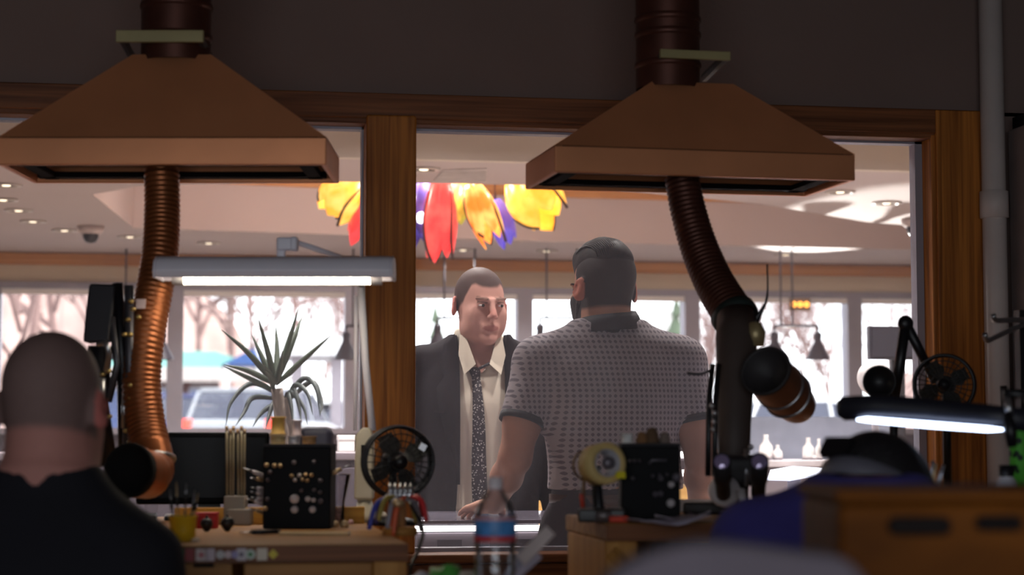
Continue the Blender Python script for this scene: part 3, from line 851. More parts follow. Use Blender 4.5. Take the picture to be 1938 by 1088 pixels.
hood('copper extraction hood at upper left, above the seated man', c, uxl, .692, .30, 1.843, 1.902, 2.098, .17, .10, .076, .0,
     (at(290, 64, 4.06).z, pm(-101, 4.06), pm(66, 4.06), .026))
uxr = (RIGHT * .667 + FH * .14).normalized(); uyr = Vector((-uxr.y, uxr.x, 0))
fl = at(1050, 327, 4.11)
c = Vector((fl.x, fl.y, 0)) + uxr * .345 + uyr * .15
hood('copper extraction hood at upper right with its left side showing', c, uxr, .69, .30, 1.843, 1.902, 2.070, .19, .10, .073, -.045,
     (at(1320, 101, 4.25).z, pm(-36, 4.25), pm(103, 4.25), .020))
def hose(name, label, pts, r, pitch=.0115, m=None, end=None):
    P = spline([at(*p) for p in pts], 60)
    L = [0]
    for a, b in zip(P, P[1:]): L.append(L[-1] + (b - a).length)
    n = int(L[-1] / pitch * 4); Q = []; rr = []
    j = 0
    for i in range(n + 1):
        s = L[-1] * i / n
        while j < len(L) - 2 and L[j + 1] < s: j += 1
        Q.append(P[j].lerp(P[j + 1], (s - L[j]) / max(1e-6, L[j + 1] - L[j])))
        k = r if not hasattr(r, '__len__') else r[0] + (r[1] - r[0]) * i / n
        rr.append(k * (1 + .035 * math.cos(2 * math.pi * i / 4)))
    t = thing(name, label, 'hose', Q[-1])
    MB().tube(Q, rr, 22, caps=False).build('corrugated_tube', m or M_copper_hose, t)
    return t, Q, rr
t, Q, rr = hose('suction_hose', 'corrugated copper suction hose hanging from the left hood to a black nozzle', [(306, 322, 4.16), (307, 400, 4.14), (303, 480, 4.1), (290, 560, 4.06), (274, 650, 4.02), (268, 730, 4.0), (276, 800, 3.98), (285, 850, 3.95)], (.038, .041))
P = spline([Q[-1] + Vector((0, 0, .004)), at(291, 880, 3.93), at(280, 897, 3.88), at(243, 890, 3.80)], 6)
MB().tube(P, [.042] * 8 + [.044] * 4 + [.05] * 4 + [.053] * (len(P) - 16), 24, caps=False).build('elbow', M_copper_hose, t)
ax = (P[-1] - P[-2]).normalized()
MB().lathe(P[-1], [(.053, -.02), (.056, 0), (.053, .003), (.0485, .0), (.047, -.03), (0, -.032)], axis=ax).build('nozzle_mouth', mat('mouth_black', (8, 7, 8), .9), t)
MB().torus(at(288, 868, 3.94), (0, .3, 1), .044, .006).build('clamp_ring', M_steel, t)
MB().box(at(267, 575, 4.01), (.02, .006, .02), rotz(-YAW)).build('paper_tag', mat('tag_pale', (214, 190, 188), .7), t)

t, Q, rr = hose('suction_hose', 'corrugated copper suction hose slanting down from the right hood', [(1290, 335, 4.32), (1303, 400, 4.30), (1324, 470, 4.27), (1352, 535, 4.22), (1390, 598, 4.15)], (.0385, .046), m=M_copper_dark)
ax = (Q[-1] - Q[-5]).normalized()
MB().lathe(Q[-1], [(.047, -.012), (.052, -.010), (.052, .012), (.047, .014)], axis=ax).build('end_collar', mat('collar_dark_green', (34, 44, 42), .5), t)
MB().tube(spline([at(1425, 610, 4.06), at(1440, 590, 4.05), at(1452, 560, 4.05), at(1452, 500, 4.05)], 5), [.012, .011, .01, .008, .006, .005, .004, .004, .003, .003, .003, .002, .002, .002, .002, .002], 8).build('clip_lever', M_black, t)
# short nozzle with a wide dark mouth
t = thing('suction_nozzle', 'wide copper suction nozzle beside the microscope, its dark mouth facing us', 'nozzle', at(1480, 760, 4.0))
P = spline([at(1450, 703, 3.86), at(1476, 732, 3.92), at(1500, 757, 3.98), at(1517, 775, 4.06)], 7)
MB().tube(P, [.050] * 6 + [.0495] * 6 + [.046, .045, .044, .043, .042, .041, .038, .034, .026, .012][:len(P) - 12], 28, caps=False).build('barrel', mat('nozzle_copper', (140, 92, 70), .4, .5, var=.15), t)
ax = (P[0] - P[2]).normalized()
MB().lathe(P[0], [(.049, -.01), (.054, .0), (.053, .008), (.047, .004), (.043, -.02), (0, -.03)], axis=ax, seg=32).build('mouth', mat('mouth_grey', (44, 40, 42), .6), t)
for f in (7, 11): MB().torus(P[f], (P[f + 1] - P[f - 1]), .049, .004, 32).build('clamp_ring', M_steel, t)
MB().lathe(at(1430, 655, 3.98), [(0, 0), (.018, .0), (.022, .03), (.012, .05), (0, .05)]).build('valve', mat('valve_brass', (168, 150, 110), .4, .5), t)
MB().tube([at(1432, 640, 3.99), at(1410, 640, 4.06)], .012, 10).build('bracket_arm', M_black, t)

# ================================================================ BENCHES
ZB1, ZB2, ZB0 = 1.086, 1.120, 1.0
M_benchX = wood('bench_maple', (176, 128, 74), (142, 96, 50), 'X', scale=.7)
M_benchZ = wood('bench_side', (196, 144, 78), (160, 110, 54), 'Z', scale=.7)
M_benchE = wood('bench_edge', (132, 84, 54), (98, 60, 38), 'X', scale=.8)
def bench(label, x0, x1, y0, y1, zt, th=.032):
    t = thing('workbench', label, 'workbench', ((x0 + x1) / 2, (y0 + y1) / 2, 0))
    MB().b2((x0, y0, zt - th), (x1, y1, zt)).build('top', M_benchX, t, bevel=.004)
    MB().b2((x0, y0 - .006, zt - th + .001), (x1, y0 + .002, zt - .002)).build('front_edge', M_benchE, t)
    for xx in (x0 + .03, x1 - .03):
        MB().b2((xx - .03, y0 + .01, 0), (xx + .03, y1 - .02, zt - th)).build('side_panel', M_benchZ, t, bevel=.004)
    MB().b2((x0 + .06, y1 - .06, .1), (x1 - .06, y1 - .045, zt - th)).build('back_panel', M_benchZ, t)
    return t
bx0 = -1.6; bx1 = on_y(772, 1030, 3.38).x
b1 = bench('maple jewellery workbench at left with stickers along its front edge', bx0, bx1, 3.38, 4.55, ZB1)
M_hole = mat('recess_black', (10, 9, 10), .8)
yb = 3.42
ex = lambda px, py=1070: on_y(px, py, yb).x
zz = lambda py, px=500: on_y(px, py, yb).z
def panel(t, xa, xb, za, zb, y, m, nm, knob=False):
    o = MB().b2((xa, y, za), (xb, y + .018, zb)).build(nm, m, t, bevel=.003); return o
panel(b1, ex(452), ex(712), zz(1066), zz(1056), yb + .03, M_hole, 'shadow_gap')
d1 = panel(b1, ex(462), ex(705), zz(1066) - .16, zz(1066), yb, M_benchX, 'drawer')
MB().cyl((ex(583), yb - .03, zz(1066) - .08), (ex(583), yb, zz(1066) - .08), .014).build('knob', M_benchZ, d1)
d2 = panel(b1, ex(330), ex(440), zz(1060) - .2, zz(1056), yb, M_benchX, 'drawer')
MB().b2((ex(366), yb - .004, zz(1072)), (ex(405), yb + .004, zz(1057))).build('finger_slot', M_hole, d2)
for z in (.55, .75): panel(b1, ex(330), ex(705), z - .17, z, yb, M_benchX, 'drawer')
MB().b2((on_y(330, 990, 4.13).x, 4.13, ZB1), (on_y(690, 990, 4.13).x, 4.15, ZB1 + .036)).build('back_rail', wood('rail_yellow', (196, 148, 62), (170, 120, 44), 'X'), b1, bevel=.002)
# stickers on the front edge
yf = 3.373
def sticker(px, w, rgb, rgb2=None, rnd=False, diamond=False, cross=False):
    a = on_y(px, 1043, yf); r = pm(w / 2, 3.4); m = mat('sticker_%d_%d_%d' % rgb, rgb, .5, var=.05)
    mb = MB(); z = ZB1 - .0165
    if diamond: mb.prism([(a.x - r, yf, z), (a.x, yf, z - r), (a.x + r, yf, z), (a.x, yf, z + r)], (0, .002, 0))
    elif rnd: mb.prism([(a.x + r * math.cos(k * .5236), yf, z + r * math.sin(k * .5236)) for k in range(12)], (0, .002, 0))
    else: mb.b2((a.x - r, yf, z - .0105), (a.x + r, yf + .002, z + .0105))
    s = mb.build('sticker', m, b1)
    if rgb2:
        m2 = mat('sticker_%d_%d_%d' % rgb2, rgb2, .5, var=.05); mb = MB()
        if cross: mb.b2((a.x - r * .15, yf - .001, z - r * .6), (a.x + r * .15, yf, z + r * .6)); mb.b2((a.x - r * .6, yf - .0012, z - r * .15), (a.x + r * .6, yf - .0002, z + r * .15))
        else: mb.prism([(a.x + r * .45 * math.cos(k * .5236), yf - .001, z + r * .45 * math.sin(k * .5236)) for k in range(12)], (0, .001, 0))
        mb.build('sticker_mark', m2, s)
for a in ((341, 16, (40, 84, 52)), (359, 16, (150, 44, 52)), (381, 20, (206, 190, 192), (184, 60, 74), False, False, True), (398, 16, (200, 184, 196)), (417, 16, (190, 188, 190), None, True), (432, 14, (206, 184, 190), None, True),
          (444, 14, (150, 140, 186), None, True), (457, 18, (186, 176, 184), (90, 80, 100)), (474, 19, (176, 186, 176), (60, 120, 70), True), (496, 19, (196, 184, 168)), (517, 19, (196, 176, 40), None, False, True)):
    sticker(*a)

cx0 = on_y(1070, 980, 3.72).x
b2 = bench('wooden jewellery workbench at right carrying the microscope', cx0, 2.4, 3.34, 3.72, ZB2)
MB().b2((on_y(1230, 980, 4.22).x, 3.72, ZB2 - .032), (2.4, 4.34, ZB2)).build('rear_top', M_benchX, b2, bevel=.004)
for xx in (on_y(1230, 980, 4.22).x + .05, 2.33): MB().b2((xx - .03, 4.22, 0), (xx + .03, 4.30, ZB2 - .032)).build('rear_leg', M_benchZ, b2)
for s in (0,):
    q0 = on_y(1085, 1005, 3.32); q1 = on_y(1150, 1085, 3.32)
    MB().tube([Vector((cx0 + .01, 3.35, ZB2 - .05)), Vector((cx0 + .13, 3.35, ZB2 - .17))], .014, 4, smooth=False).build('brace', M_benchZ, b2)
    MB().b2((cx0 + .08, 3.30, ZB2 - .075), (cx0 + .30, 3.345, ZB2 - .034)).build('vice_plate', M_black, b2, bevel=.004)
# bench nearest us: only what stands on it reaches into the picture
b3 = bench('low wooden bench in the foreground under the water bottle', .10, .70, 2.35, 3.14, ZB0)

# ================================================================ LAMPS ON THE BENCHES
M_lampgrey = mat('lamp_enamel', (236, 231, 242), .4, var=.03)
M_cream = mat('lamp_cream', (200, 190, 168), .45, var=.04)
dL = 3.95
t = thing('bench_lamp', 'long white fluorescent bench lamp on an arm, in front of the left windows', 'lamp', at(690, 985, 4.2))
prof = [(-.050, 0), (-.056, .016), (-.046, .036), (-.022, .047), (.022, .047), (.046, .036), (.056, .016), (.05, 0), (.045, .002), (.038, .02), (0, .034), (-.038, .02), (-.045, .002)]
A = at(303, 529, dL); B = at(741, 530, dL)
A.z = B.z = (A.z + B.z) / 2
MB().prism([A + FH * y + Vector((0, 0, z)) for y, z in prof], B - A).build('shade', M_lampgrey, t, bevel=.004)
for e, s in ((A, -1), (B, 1)):
    ec = MB().prism([e + FH * y + Vector((0, 0, z)) for y, z in prof[:8]], RIGHT * (.006 * s)).build('end_cap', M_lampgrey, t, bevel=.002)
TA = at(338, 526, dL); TB = at(712, 526, dL)
TA.z = TB.z = A.z + .003
tb = MB().cyl(TA, TB, .0125).build('tube', emit('fluorescent_tube_warm', (255, 244, 214), 14.0), t)
for e in (TA, TB): MB().cyl(e - RIGHT * .012, e + RIGHT * .012, .014).build('tube_socket', M_white, t)
j = at(540, 462, dL + .05)
MB().box(j, (.035, .03, .028), rotz(-YAW)).box(at(557, 462, dL + .05), (.016, .036, .03), rotz(-YAW)).build('joint', M_lampgrey, t, bevel=.005)
MB().box(at(532, 478, dL + .05), (.018, .02, .03), rotz(-YAW)).build('neck', M_lampgrey, t, bevel=.004)
MB().tube([at(553, 456, dL + .06), at(642, 486, dL + .2), at(684, 540, dL + .28)], .006, 10).build('arm', M_lampgrey, t)
MB().tube([at(683, 536, 4.24), at(692, 690, 4.23), at(705, 815, 4.22)], .0085, 10).build('pole', M_lampgrey, t)
MB().tube([at(674, 560, 4.25), at(672, 815, 4.22)], .004, 8).build('spring_rod', M_lampgrey, t)
s = MB(); ca, cb = at(690, 945, 4.2), at(690, 812, 4.2)
pr = [(-.022, 0), (.020, 0), (.022, .03), (.020, .14), (.012, .158), (-.006, .158), (-.02, .14)]
s.prism([ca + RIGHT * x + Vector((0, 0, z)) - FH * .02 for x, z in pr], FH * .04); s.build('arm_cover', M_cream, t, bevel=.006)
MB().box(ca + Vector((0, 0, .095)) - RIGHT * .003 - FH * .022, (.007, .006, .05), rotz(-YAW)).build('cover_slot', M_hole, t)
lb = at(690, 985, 4.2)
MB().lathe((lb.x, lb.y, ZB1), [(0, 0), (.052, 0), (.052, .012), (.046, .02), (.02, .028), (.016, .05), (0, .05)], seg=28).build('base', M_cream, t)

dR = 3.3
t = thing('bench_lamp', 'dark slim bench lamp glowing bluish white over the dark-haired man', 'lamp', at(1925, 985, 3.5))
P = [at(1586, 774, 3.36), at(1598, 773, 3.355), at(1662, 769, 3.33), at(1760, 776, 3.30), at(1860, 786, 3.25), at(1960, 797, 3.2)]
MB().tube(P, [.012, .019, .0185, .018, .0175, .017], 18, flat=1.15).build('housing', mat('lamp_navy_black', (30, 30, 40), .45, var=.05), t)
P2 = [at(1622, 794, 3.33), at(1640, 794, 3.32), at(1760, 804, 3.28), at(1870, 812, 3.22), at(1898, 813, 3.20)]
MB().tube(P2, [.002, .0042, .0048, .0042, .002], 12, flat=1.2).build('tube', emit('fluorescent_tube_cold', (205, 222, 255), 5.0), t)
P3 = [at(1908, 780, 3.2), at(1912, 815, 3.19), at(1916, 845, 3.19)]
MB().tube(P3, [.006, .011, .008], 10).build('clamp_lever', M_black, t)
MB().tube([at(1905, 752, 3.22), at(1912, 790, 3.21)], .007, 8).build('clamp_post', M_steel, t)
MB().tube([at(1898, 745, 3.25), at(1945, 745, 3.25), at(1990, 900, 3.4), at(1985, 990, 3.5)], .009, 8).build('arm', M_black, t)
lb = at(1985, 985, 3.5)
MB().lathe((lb.x, lb.y, ZB2), [(0, 0), (.06, 0), (.06, .012), (.03, .02), (0, .02)]).build('base', M_black, t)

# ================================================================ FANS
def fan(label, px, py, d, rpx, normal, zb, m=None):
    c_ = at(px, py, d); r = pm(rpx, d); n = Vector(normal).normalized()
    t = thing('desk_fan', label, 'fan', (c_.x, c_.y + .03, zb)); m = m or M_black
    up = Vector((0, 0, 1)); a = n.cross(up).normalized(); b = n.cross(a)
    for off, rr in ((.0, 1.0), (-.035, 1.0), (-.018, 1.02)):
        MB().torus(c_ + n * off, n, r * rr, .0035, 48, 6).build('guard_ring', m, t)
    g = MB()
    for k in range(28):
        w = 2 * math.pi * k / 28; dv = a * math.cos(w) + b * math.sin(w)
        g.tube([c_ + n * .012 + dv * r * .22, c_ + n * .012 + dv * r * .75, c_ + dv * r], .0011, 4, caps=False)
    for rr in (.4, .6, .8): g.torus(c_ + n * .012, n, r * rr, .0012, 40, 4)
    g.build('front_grille', m, t)
    for k in range(4):
        w = 2 * math.pi * k / 4 + .4; vs = []
        for i in range(7):
            for q, tw in ((-1, .010), (1, -.010)):
                f = .18 + .72 * i / 6; ww = w + q * (.25 + .28 * math.sin(math.pi * min(1, i / 5.))) + .12 * i / 6
                vs.append(c_ - n * .014 + n * tw + (a * math.cos(ww) + b * math.sin(ww)) * r * f)
        MB().add(vs, [(2 * i, 2 * i + 1, 2 * i + 3, 2 * i + 2) for i in range(6)], True).build('blade', mat('fan_blade', (60, 60, 58), .35, var=.05), t)
    MB().lathe(c_ - n * .02, [(0, .036), (r * .16, .034), (r * .22, .026), (r * .22, 0), (0, 0)], axis=n).build('hub', m, t)
    MB().lathe(c_ - n * .1, [(0, 0), (r * .24, .006), (r * .33, .03), (r * .33, .065), (r * .25, .07), (0, .07)], axis=n).build('motor', m, t)
    bk = c_ - n * .06
    MB().tube([bk, Vector((bk.x, bk.y, bk.z - r * 1.0)), Vector((bk.x, bk.y, zb + .012))], .009, 10).build('stem', m, t)
    MB().lathe((bk.x, bk.y, zb), [(0, 0), (r * .75, 0), (r * .72, .01), (r * .3, .018), (0, .018)]).build('foot', m, t)
    return t
nl = (-FH * .93 - RIGHT * -.30)
fan('black desk fan in front of the oak post at left', 757, 874, 4.0, 66, nl, ZB1)
fan('black desk fan above the glowing lamp at right', 1786, 728, 4.15, 56, -FH * .95 - RIGHT * .3, ZB2)
c_ = at(758, 874, 4.0)
MB().box(at(800, 846, 3.96), (.014, .008, .014), Matrix.Rotation(.5, 3, 'Y')).build('price_tag', mat('tag_silver', (200, 200, 205), .3, .5), label='small silvery clip on the rim of the left desk fan', cat='clip')

# ================================================================ BLACK TOOL STAND, LEFT
t = thing('tool_stand', 'tall black tool stand with brass knobs beside the left copper hose', 'tool stand', at(225, 985, 4.15))
dS = 4.0
pl = [at(168, 536, dS), at(218, 538, dS), at(212, 600, dS - .02), at(205, 646, dS - .03), at(156, 648, dS - .03), at(160, 600, dS - .02)]
MB().prism(pl, FH * .05).build('upper_panel', mat('black_vinyl', (40, 38, 44), .6, var=.08), t, bevel=.006)
MB().tube([at(222, 536, dS + .02), at(232, 700, dS), at(236, 990, dS + .1)], .012, 8).build('post', M_black, t)
MB().tube([at(244, 540, dS), at(246, 700, dS - .02), at(240, 850, dS)], .010, 8).build('rail', mat('rail_grey', (80, 78, 84), .4, .5), t)
MB().tube([at(212, 600, dS - .01), at(222, 690, dS - .02), at(205, 760, dS - .02)], .008, 8).build('link_arm', mat('rail_grey', (80, 78, 84), .4, .5), t)
MB().tube(spline([at(186, 652, dS - .03), at(200, 650, dS - .05), at(206, 672, dS - .05), at(200, 705, dS - .03)], 5), .006, 8).build('hook', M_steel, t)
MB().tube([at(190, 655, dS), at(186, 760, dS), at(205, 880, dS)], [.026, .022, .02], 10).build('hanging_motor', M_black, t)
MB().tube([at(192, 715, dS - .03), at(190, 780, dS - .03)], .010, 10).build('chrome_sleeve', M_steel, t)
M_brass = mat('brass_knob', (206, 178, 112), .3, .8)
for x, y in ((248, 570), (236, 633), (246, 633), (252, 585), (206, 702), (195, 708), (247, 729), (247, 752), (207, 788), (238, 815), (246, 836), (262, 600), (242, 605), (190, 790)):
    MB().ell(at(x, y, dS - .035), (.0065, .006, .005), 10, 6).build('knob', M_brass, t)
MB().tube([at(236, 745, dS - .02), at(233, 810, dS - .02)], .005, 8).build('steel_rod', M_steel, t)
zb_ = at(225, 990, dS + .1)
MB().b2((zb_.x - .06, zb_.y - .06, ZB1), (zb_.x + .08, zb_.y + .08, ZB1 + .02)).build('base', M_black, t, bevel=.004)

# black flat screen standing behind the tools
m0, m1 = on_y(300, 960, 4.36), on_y(492, 960, 4.36)
t = thing('monitor', 'black flat monitor standing behind the tools on the left bench', 'monitor', ((m0.x + m1.x) / 2, 4.4, ZB1))
zt_ = on_y(400, 818, 4.36).z
MB().b2((m0.x - .05, 4.36, ZB1 + .035), (m1.x + .02, 4.385, zt_)).build('case', mat('screen_black', (10, 9, 12), .5, spec=.1, var=.05), t, bevel=.006)
MB().b2((m0.x - .04, 4.352, ZB1 + .05), (m1.x + .01, 4.36, zt_ - .012)).build('screen', mat('screen_gloss', (7, 6, 10), .35, spec=.15, var=.02), t)
MB().b2(((m0.x + m1.x) / 2 - .025, 4.385, ZB1), ((m0.x + m1.x) / 2 + .025, 4.41, ZB1 + .15)).build('stand', M_black, t)
MB().b2(((m0.x + m1.x) / 2 - .1, 4.34, ZB1), ((m0.x + m1.x) / 2 + .1, 4.48, ZB1 + .01)).build('foot', M_black, t, bevel=.003)

# ================================================================ TOOL BLOCKS
M_block = mat('block_black', (13, 12, 15), .6, var=.1, spec=.15)
def tool_block(label, px0, px1, pyt, pyb, d, zb, depth, pegs):
    a = at(px0, pyb, d); b = at(px1, pyb, d); zt = at((px0 + px1) / 2, pyt, d).z
    w = (b - a).length; c_ = (a + b) / 2 + FH * depth / 2; rr = rotz(-YAW)
    t = thing('tool_block', label, 'tool block', (c_.x, c_.y, zb))
    MB().box((c_.x, c_.y, (zb + zt) / 2), (w, depth, zt - zb), rr).build('body', M_block, t, bevel=.003)
    MB().box((c_.x, c_.y, zt + .003), (w * 1.0, depth, .006), rr).build('top_plate', mat('plate_grey', (40, 38, 42), .6, spec=.2), t)
    for x, y, rp, m in pegs:
        p = at(x, y, d); r = pm(rp, d)
        MB().lathe(p + FH * .002, [(r * .8, 0), (r, .003), (r, .010), (r * .55, .014), (0, .015)], axis=-FH, seg=14).build('peg', m, t)
    return t
M_pw = mat('peg_white', (206, 198, 200), .35, .2); M_pg = mat('peg_gold', (196, 168, 130), .35, .5); M_pd = mat('peg_dim', (110, 104, 112), .4, .4)
pegs = [(558, 944, 9, M_pw), (558, 964, 7.5, M_pw), (583, 944, 5.5, M_pw), (594, 946, 4.5, M_pw), (592, 964, 7, M_pw), (607, 948, 5.5, M_pd), (571, 928, 4, M_pd), (595, 927, 4, M_pd), (606, 931, 4, M_pd),
        (557, 875, 4.5, M_pd), (595, 874, 4, M_pd), (553, 900, 4, M_pg), (567, 899, 4, M_pw), (579, 898, 4, M_pg), (590, 899, 4, M_pg), (559, 908, 4, M_pw), (573, 907, 4, M_pg), (582, 909, 4, M_pg), (607, 909, 4.5, M_pd),
        (503, 962, 5, M_pg), (505, 880, 4.5, M_pg), (520, 881, 4.5, M_pg), (531, 881, 4.5, M_pg), (512, 893, 4, M_pd), (508, 908, 4, M_pd), (507, 944, 4, M_pd)]
tool_block('black tool block studded with white and brass ends on the left bench', 497, 625, 846, 1000, 3.88, ZB1, .12, pegs)
# burs and small tools poking out of its sides
for i, (x0, y0, x1, y1, m) in enumerate(((460, 885, 497, 900, M_pw), (474, 904, 497, 908, M_pg), (475, 922, 497, 926, M_pw), (474, 930, 497, 935, M_pw), (475, 941, 497, 944, M_pw), (467, 943, 497, 954, M_pw), (470, 962, 497, 970, M_pg))):
    t = thing('bur_tool', ORD[i] + ' thin metal tool from the top in the left side of the black tool block', 'hand tool', at(x0, y0, 3.93), 'tools in the side of the left tool block')
    a, b = at(x0, y0, 3.93), at(x1 + 1, y1, 3.95)
    MB().tube([a.lerp(b, .45), a.lerp(b, .55), b], [.003, .0042, .0046], 8).build('handle', m, t)
    MB().tube([a, a.lerp(b, .5)], [.0012, .0024], 6).build('shank', M_steel, t)
for x0, y0, x1, y1 in ((646, 886, 618, 898),):
    t = thing('bur_tool', 'brass-handled tool poking out of the right side of the left tool block', 'hand tool', at(x0, y0, 3.92))
    a, b = at(x0 + 18, y0 - 8, 3.93), at(x1 + 6, y1, 3.93)
    MB().tube([a, a.lerp(b, .5)], [.0014, .002], 6).build('shank', M_steel, t); MB().tube([a.lerp(b, .45), b], .0045, 8).build('handle', M_pg, t)
def on_top(d, px0, px1, pyt): return at((px0 + px1) / 2, pyt, d)
def spool(label, px, pyb, d, rpx, hpx, m, m2=None):
    p = at(px, pyb, d); r = pm(rpx, d); h = pm(hpx, d); t = thing('spool', label, 'spool', p)
    MB().lathe(p, [(0, 0), (r * 1.08, 0), (r * 1.08, h * .08), (r * .9, h * .1), (r * .92, h * .5), (r * .9, h * .9), (r * 1.08, h * .92), (r * 1.08, h), (r * .3, h), (r * .3, h * .8), (0, h * .8)]).build('winding', m, t)
    if m2: MB().lathe(p + Vector((0, 0, h * .35)), [(r * .93, 0), (r * .96, .002), (r * .96, h * .3), (r * .93, h * .32)]).build('band', m2, t)
zt_ = 842.5
spool('yellow wax spool on top of the left tool block', 526, zt_ - 20, 3.96, 14, 34, mat('wax_yellow', (222, 178, 96), .5))
spool('flat wooden spool under the yellow spool', 526, zt_, 3.96, 15, 19, mat('wax_pale', (200, 170, 120), .5))
spool('pale pink spool beside the yellow one on the left tool block', 562, zt_ - 18, 3.97, 9, 30, mat('spool_pink', (206, 184, 186), .6))
spool('low white spool supporting the pink one', 556, zt_, 3.97, 12, 17, M_pw)
spool('squat tan spool at the right of the left tool block top', 585, zt_, 3.95, 14, 17, mat('spool_tan', (176, 130, 84), .6))
# dark rounded box behind
p = at(598, 985, 4.26)
t = thing('equipment_box', 'dark blue-grey rounded box behind the left tool block', 'box', (p.x, p.y, ZB1))
za = at(598, 808, 4.2).z
MB().box((p.x, p.y, (ZB1 + za) / 2), (.072, .07, za - ZB1), rotz(-YAW)).build('case', mat('box_bluegrey', (66, 66, 84), .5), t, bevel=.015)
MB().box((p.x, p.y - .04, za - .1), (.05, .012, .05), rotz(-YAW)).build('face_plate', M_black, t, bevel=.003)
# acrylic rack with tall rods
p = at(446, 988, 4.08)
t = thing('rod_rack', 'grey block rack holding tall thin rods on the left bench', 'rack', (p.x, p.y, ZB1))
M_rack = mat('rack_grey', (128, 120, 112), .6)
h1 = at(446, 938, 4.08).z
MB().box((p.x, p.y, ZB1 + (h1 - ZB1) / 2), (pm(40, 4.08), .05, h1 - ZB1), rotz(-YAW)).build('block', M_rack, t, bevel=.003)
MB().box((p.x + .008, p.y - .04, ZB1 + .017), (pm(46, 4.08), .04, .034), rotz(-YAW)).build('front_step', M_rack, t, bevel=.003)
for i, x in enumerate((430, 436, 441, 451, 457, 462)):
    q = at(x, 938, 4.07 + .01 * (i % 2)); e = at(x + (i % 3 - 1), 808 + 6 * (i % 2), 4.07)
    tt = thing('glass_rod', ORD[i] + ' tall thin rod from the left in the grey rack', 'rod', q, 'rods in the grey rack')
    MB().cyl(q - Vector((0, 0, .0)), e, .0028, seg=8).build('shaft', mat('rod_pale', (150, 138, 112), .2, .1, trans=.3), tt)
    MB().cyl(e - Vector((0, 0, .006)), e + Vector((0, 0, .002)), .0034, seg=8).build('tip', M_pg, tt)
# yellow cup with tools, two black rubber bulbs, red box
p = at(346, 1022, 3.44)
t = thing('tool_cup', 'bright yellow cup of thin tools at the left end of the bench', 'cup', (p.x, p.y, ZB1))
MB().lathe((p.x, p.y, ZB1), [(0, 0), (.022, 0), (.0235, .02), (.025, .042), (.0262, .043), (.0262, .046), (.023, .046), (.022, .005), (0, .005)]).build('cup', mat('plastic_yellow', (222, 178, 36), .4, var=.06), t)
for i in range(9):
    a_ = i * .7; q = Vector((p.x + .014 * math.cos(a_), p.y + .014 * math.sin(a_), ZB1 + .01)); e = q + Vector((.012 * math.cos(a_), .01 * math.sin(a_), .075 + .02 * ((i * 5) % 4) / 3))
    tt = thing('needle_tool', 'thin dark needle file standing in the yellow cup', 'hand tool', q, 'files in the yellow cup')
    MB().tube([q, q.lerp(e, .75), e], [.0016, .0022, .0012], 6).build('shaft', M_steel if i % 3 else M_pg, tt)
    MB().cyl(q.lerp(e, .6), q.lerp(e, .8), .003, seg=6).build('grip', M_black, tt)
def bulb(label, px, pyb, d, rpx):
    p = at(px, pyb, d); r = pm(rpx, d); p.z = ZB1; t = thing('rubber_bulb', label, 'bulb', p)
    MB().lathe(p, [(0, 0), (r * .3, .0), (r * .6, r * .35), (r * .95, r * .9), (r, r * 1.3), (r * .85, r * 1.75), (r * .5, r * 2.0), (r * .3, r * 2.05), (0, r * 2.06)]).build('ball', mat('rubber_black', (28, 26, 28), .45), t)
    MB().lathe(p + Vector((0, 0, r * 2.0)), [(r * .3, 0), (r * .22, r * .3), (r * .1, r * .5), (0, r * .5)]).build('nipple', mat('rubber_black', (28, 26, 28), .45), t)
bulb('black rubber bulb in front of the red box on the left bench', 391, 1004, 3.78, 12)
bulb('black rubber bulb in front of the grey rod rack', 430, 1004, 3.78, 13)
p = at(392, 1000, 3.9)
t = thing('parts_box', 'small red plastic box behind the left rubber bulb', 'box', (p.x, p.y, ZB1))
MB().box((p.x, p.y, ZB1 + .014), (pm(40, 3.9), .03, .028), rotz(-YAW)).build('tray', mat('plastic_red', (190, 30, 34), .45), t, bevel=.003)
MB().box((p.x, p.y, ZB1 + .03), (pm(41, 3.9), .031, .005), rotz(-YAW)).build('lid', mat('plastic_red', (190, 30, 34), .45), t, bevel=.001)
# knife and rod lying on the bench
a, b = at(455, 1012, 3.62), at(530, 1006, 3.66); a.z = b.z = ZB1 + .006
t = thing('knife', 'dark-handled bench knife lying in front of the black tool block', 'knife', a)
MB().tube([a.lerp(b, .28), a.lerp(b, .6), b], [.006, .0075, .006], 8, flat=.7).build('handle', M_black, t)
MB().tube([a, a.lerp(b, .3)], [.003, .006], 6, flat=.4).build('blade', M_steel, t)
a, b = at(528, 1010, 3.62), at(660, 1011, 3.62); a.z = b.z = ZB1 + .004
t = thing('ruler', 'pale thin stick lying along the left bench below the tool block', 'ruler', a)
MB().tube([a, b], .004, 4, smooth=False).build('stick', mat('stick_pale', (206, 180, 140), .6), t); MB().tube([b, b + (b - a) * .02], .0042, 4, smooth=False).build('end_cap', M_steel, t)
p = at(370, 1018, 3.4)
MB().lathe((p.x, 3.5, ZB1), [(0, 0), (.008, 0), (.008, .004), (.003, .006), (0, .006)]).build('button', mat('button_cream', (222, 206, 186), .5), label='small cream button lying beside the yellow cup', cat='button')
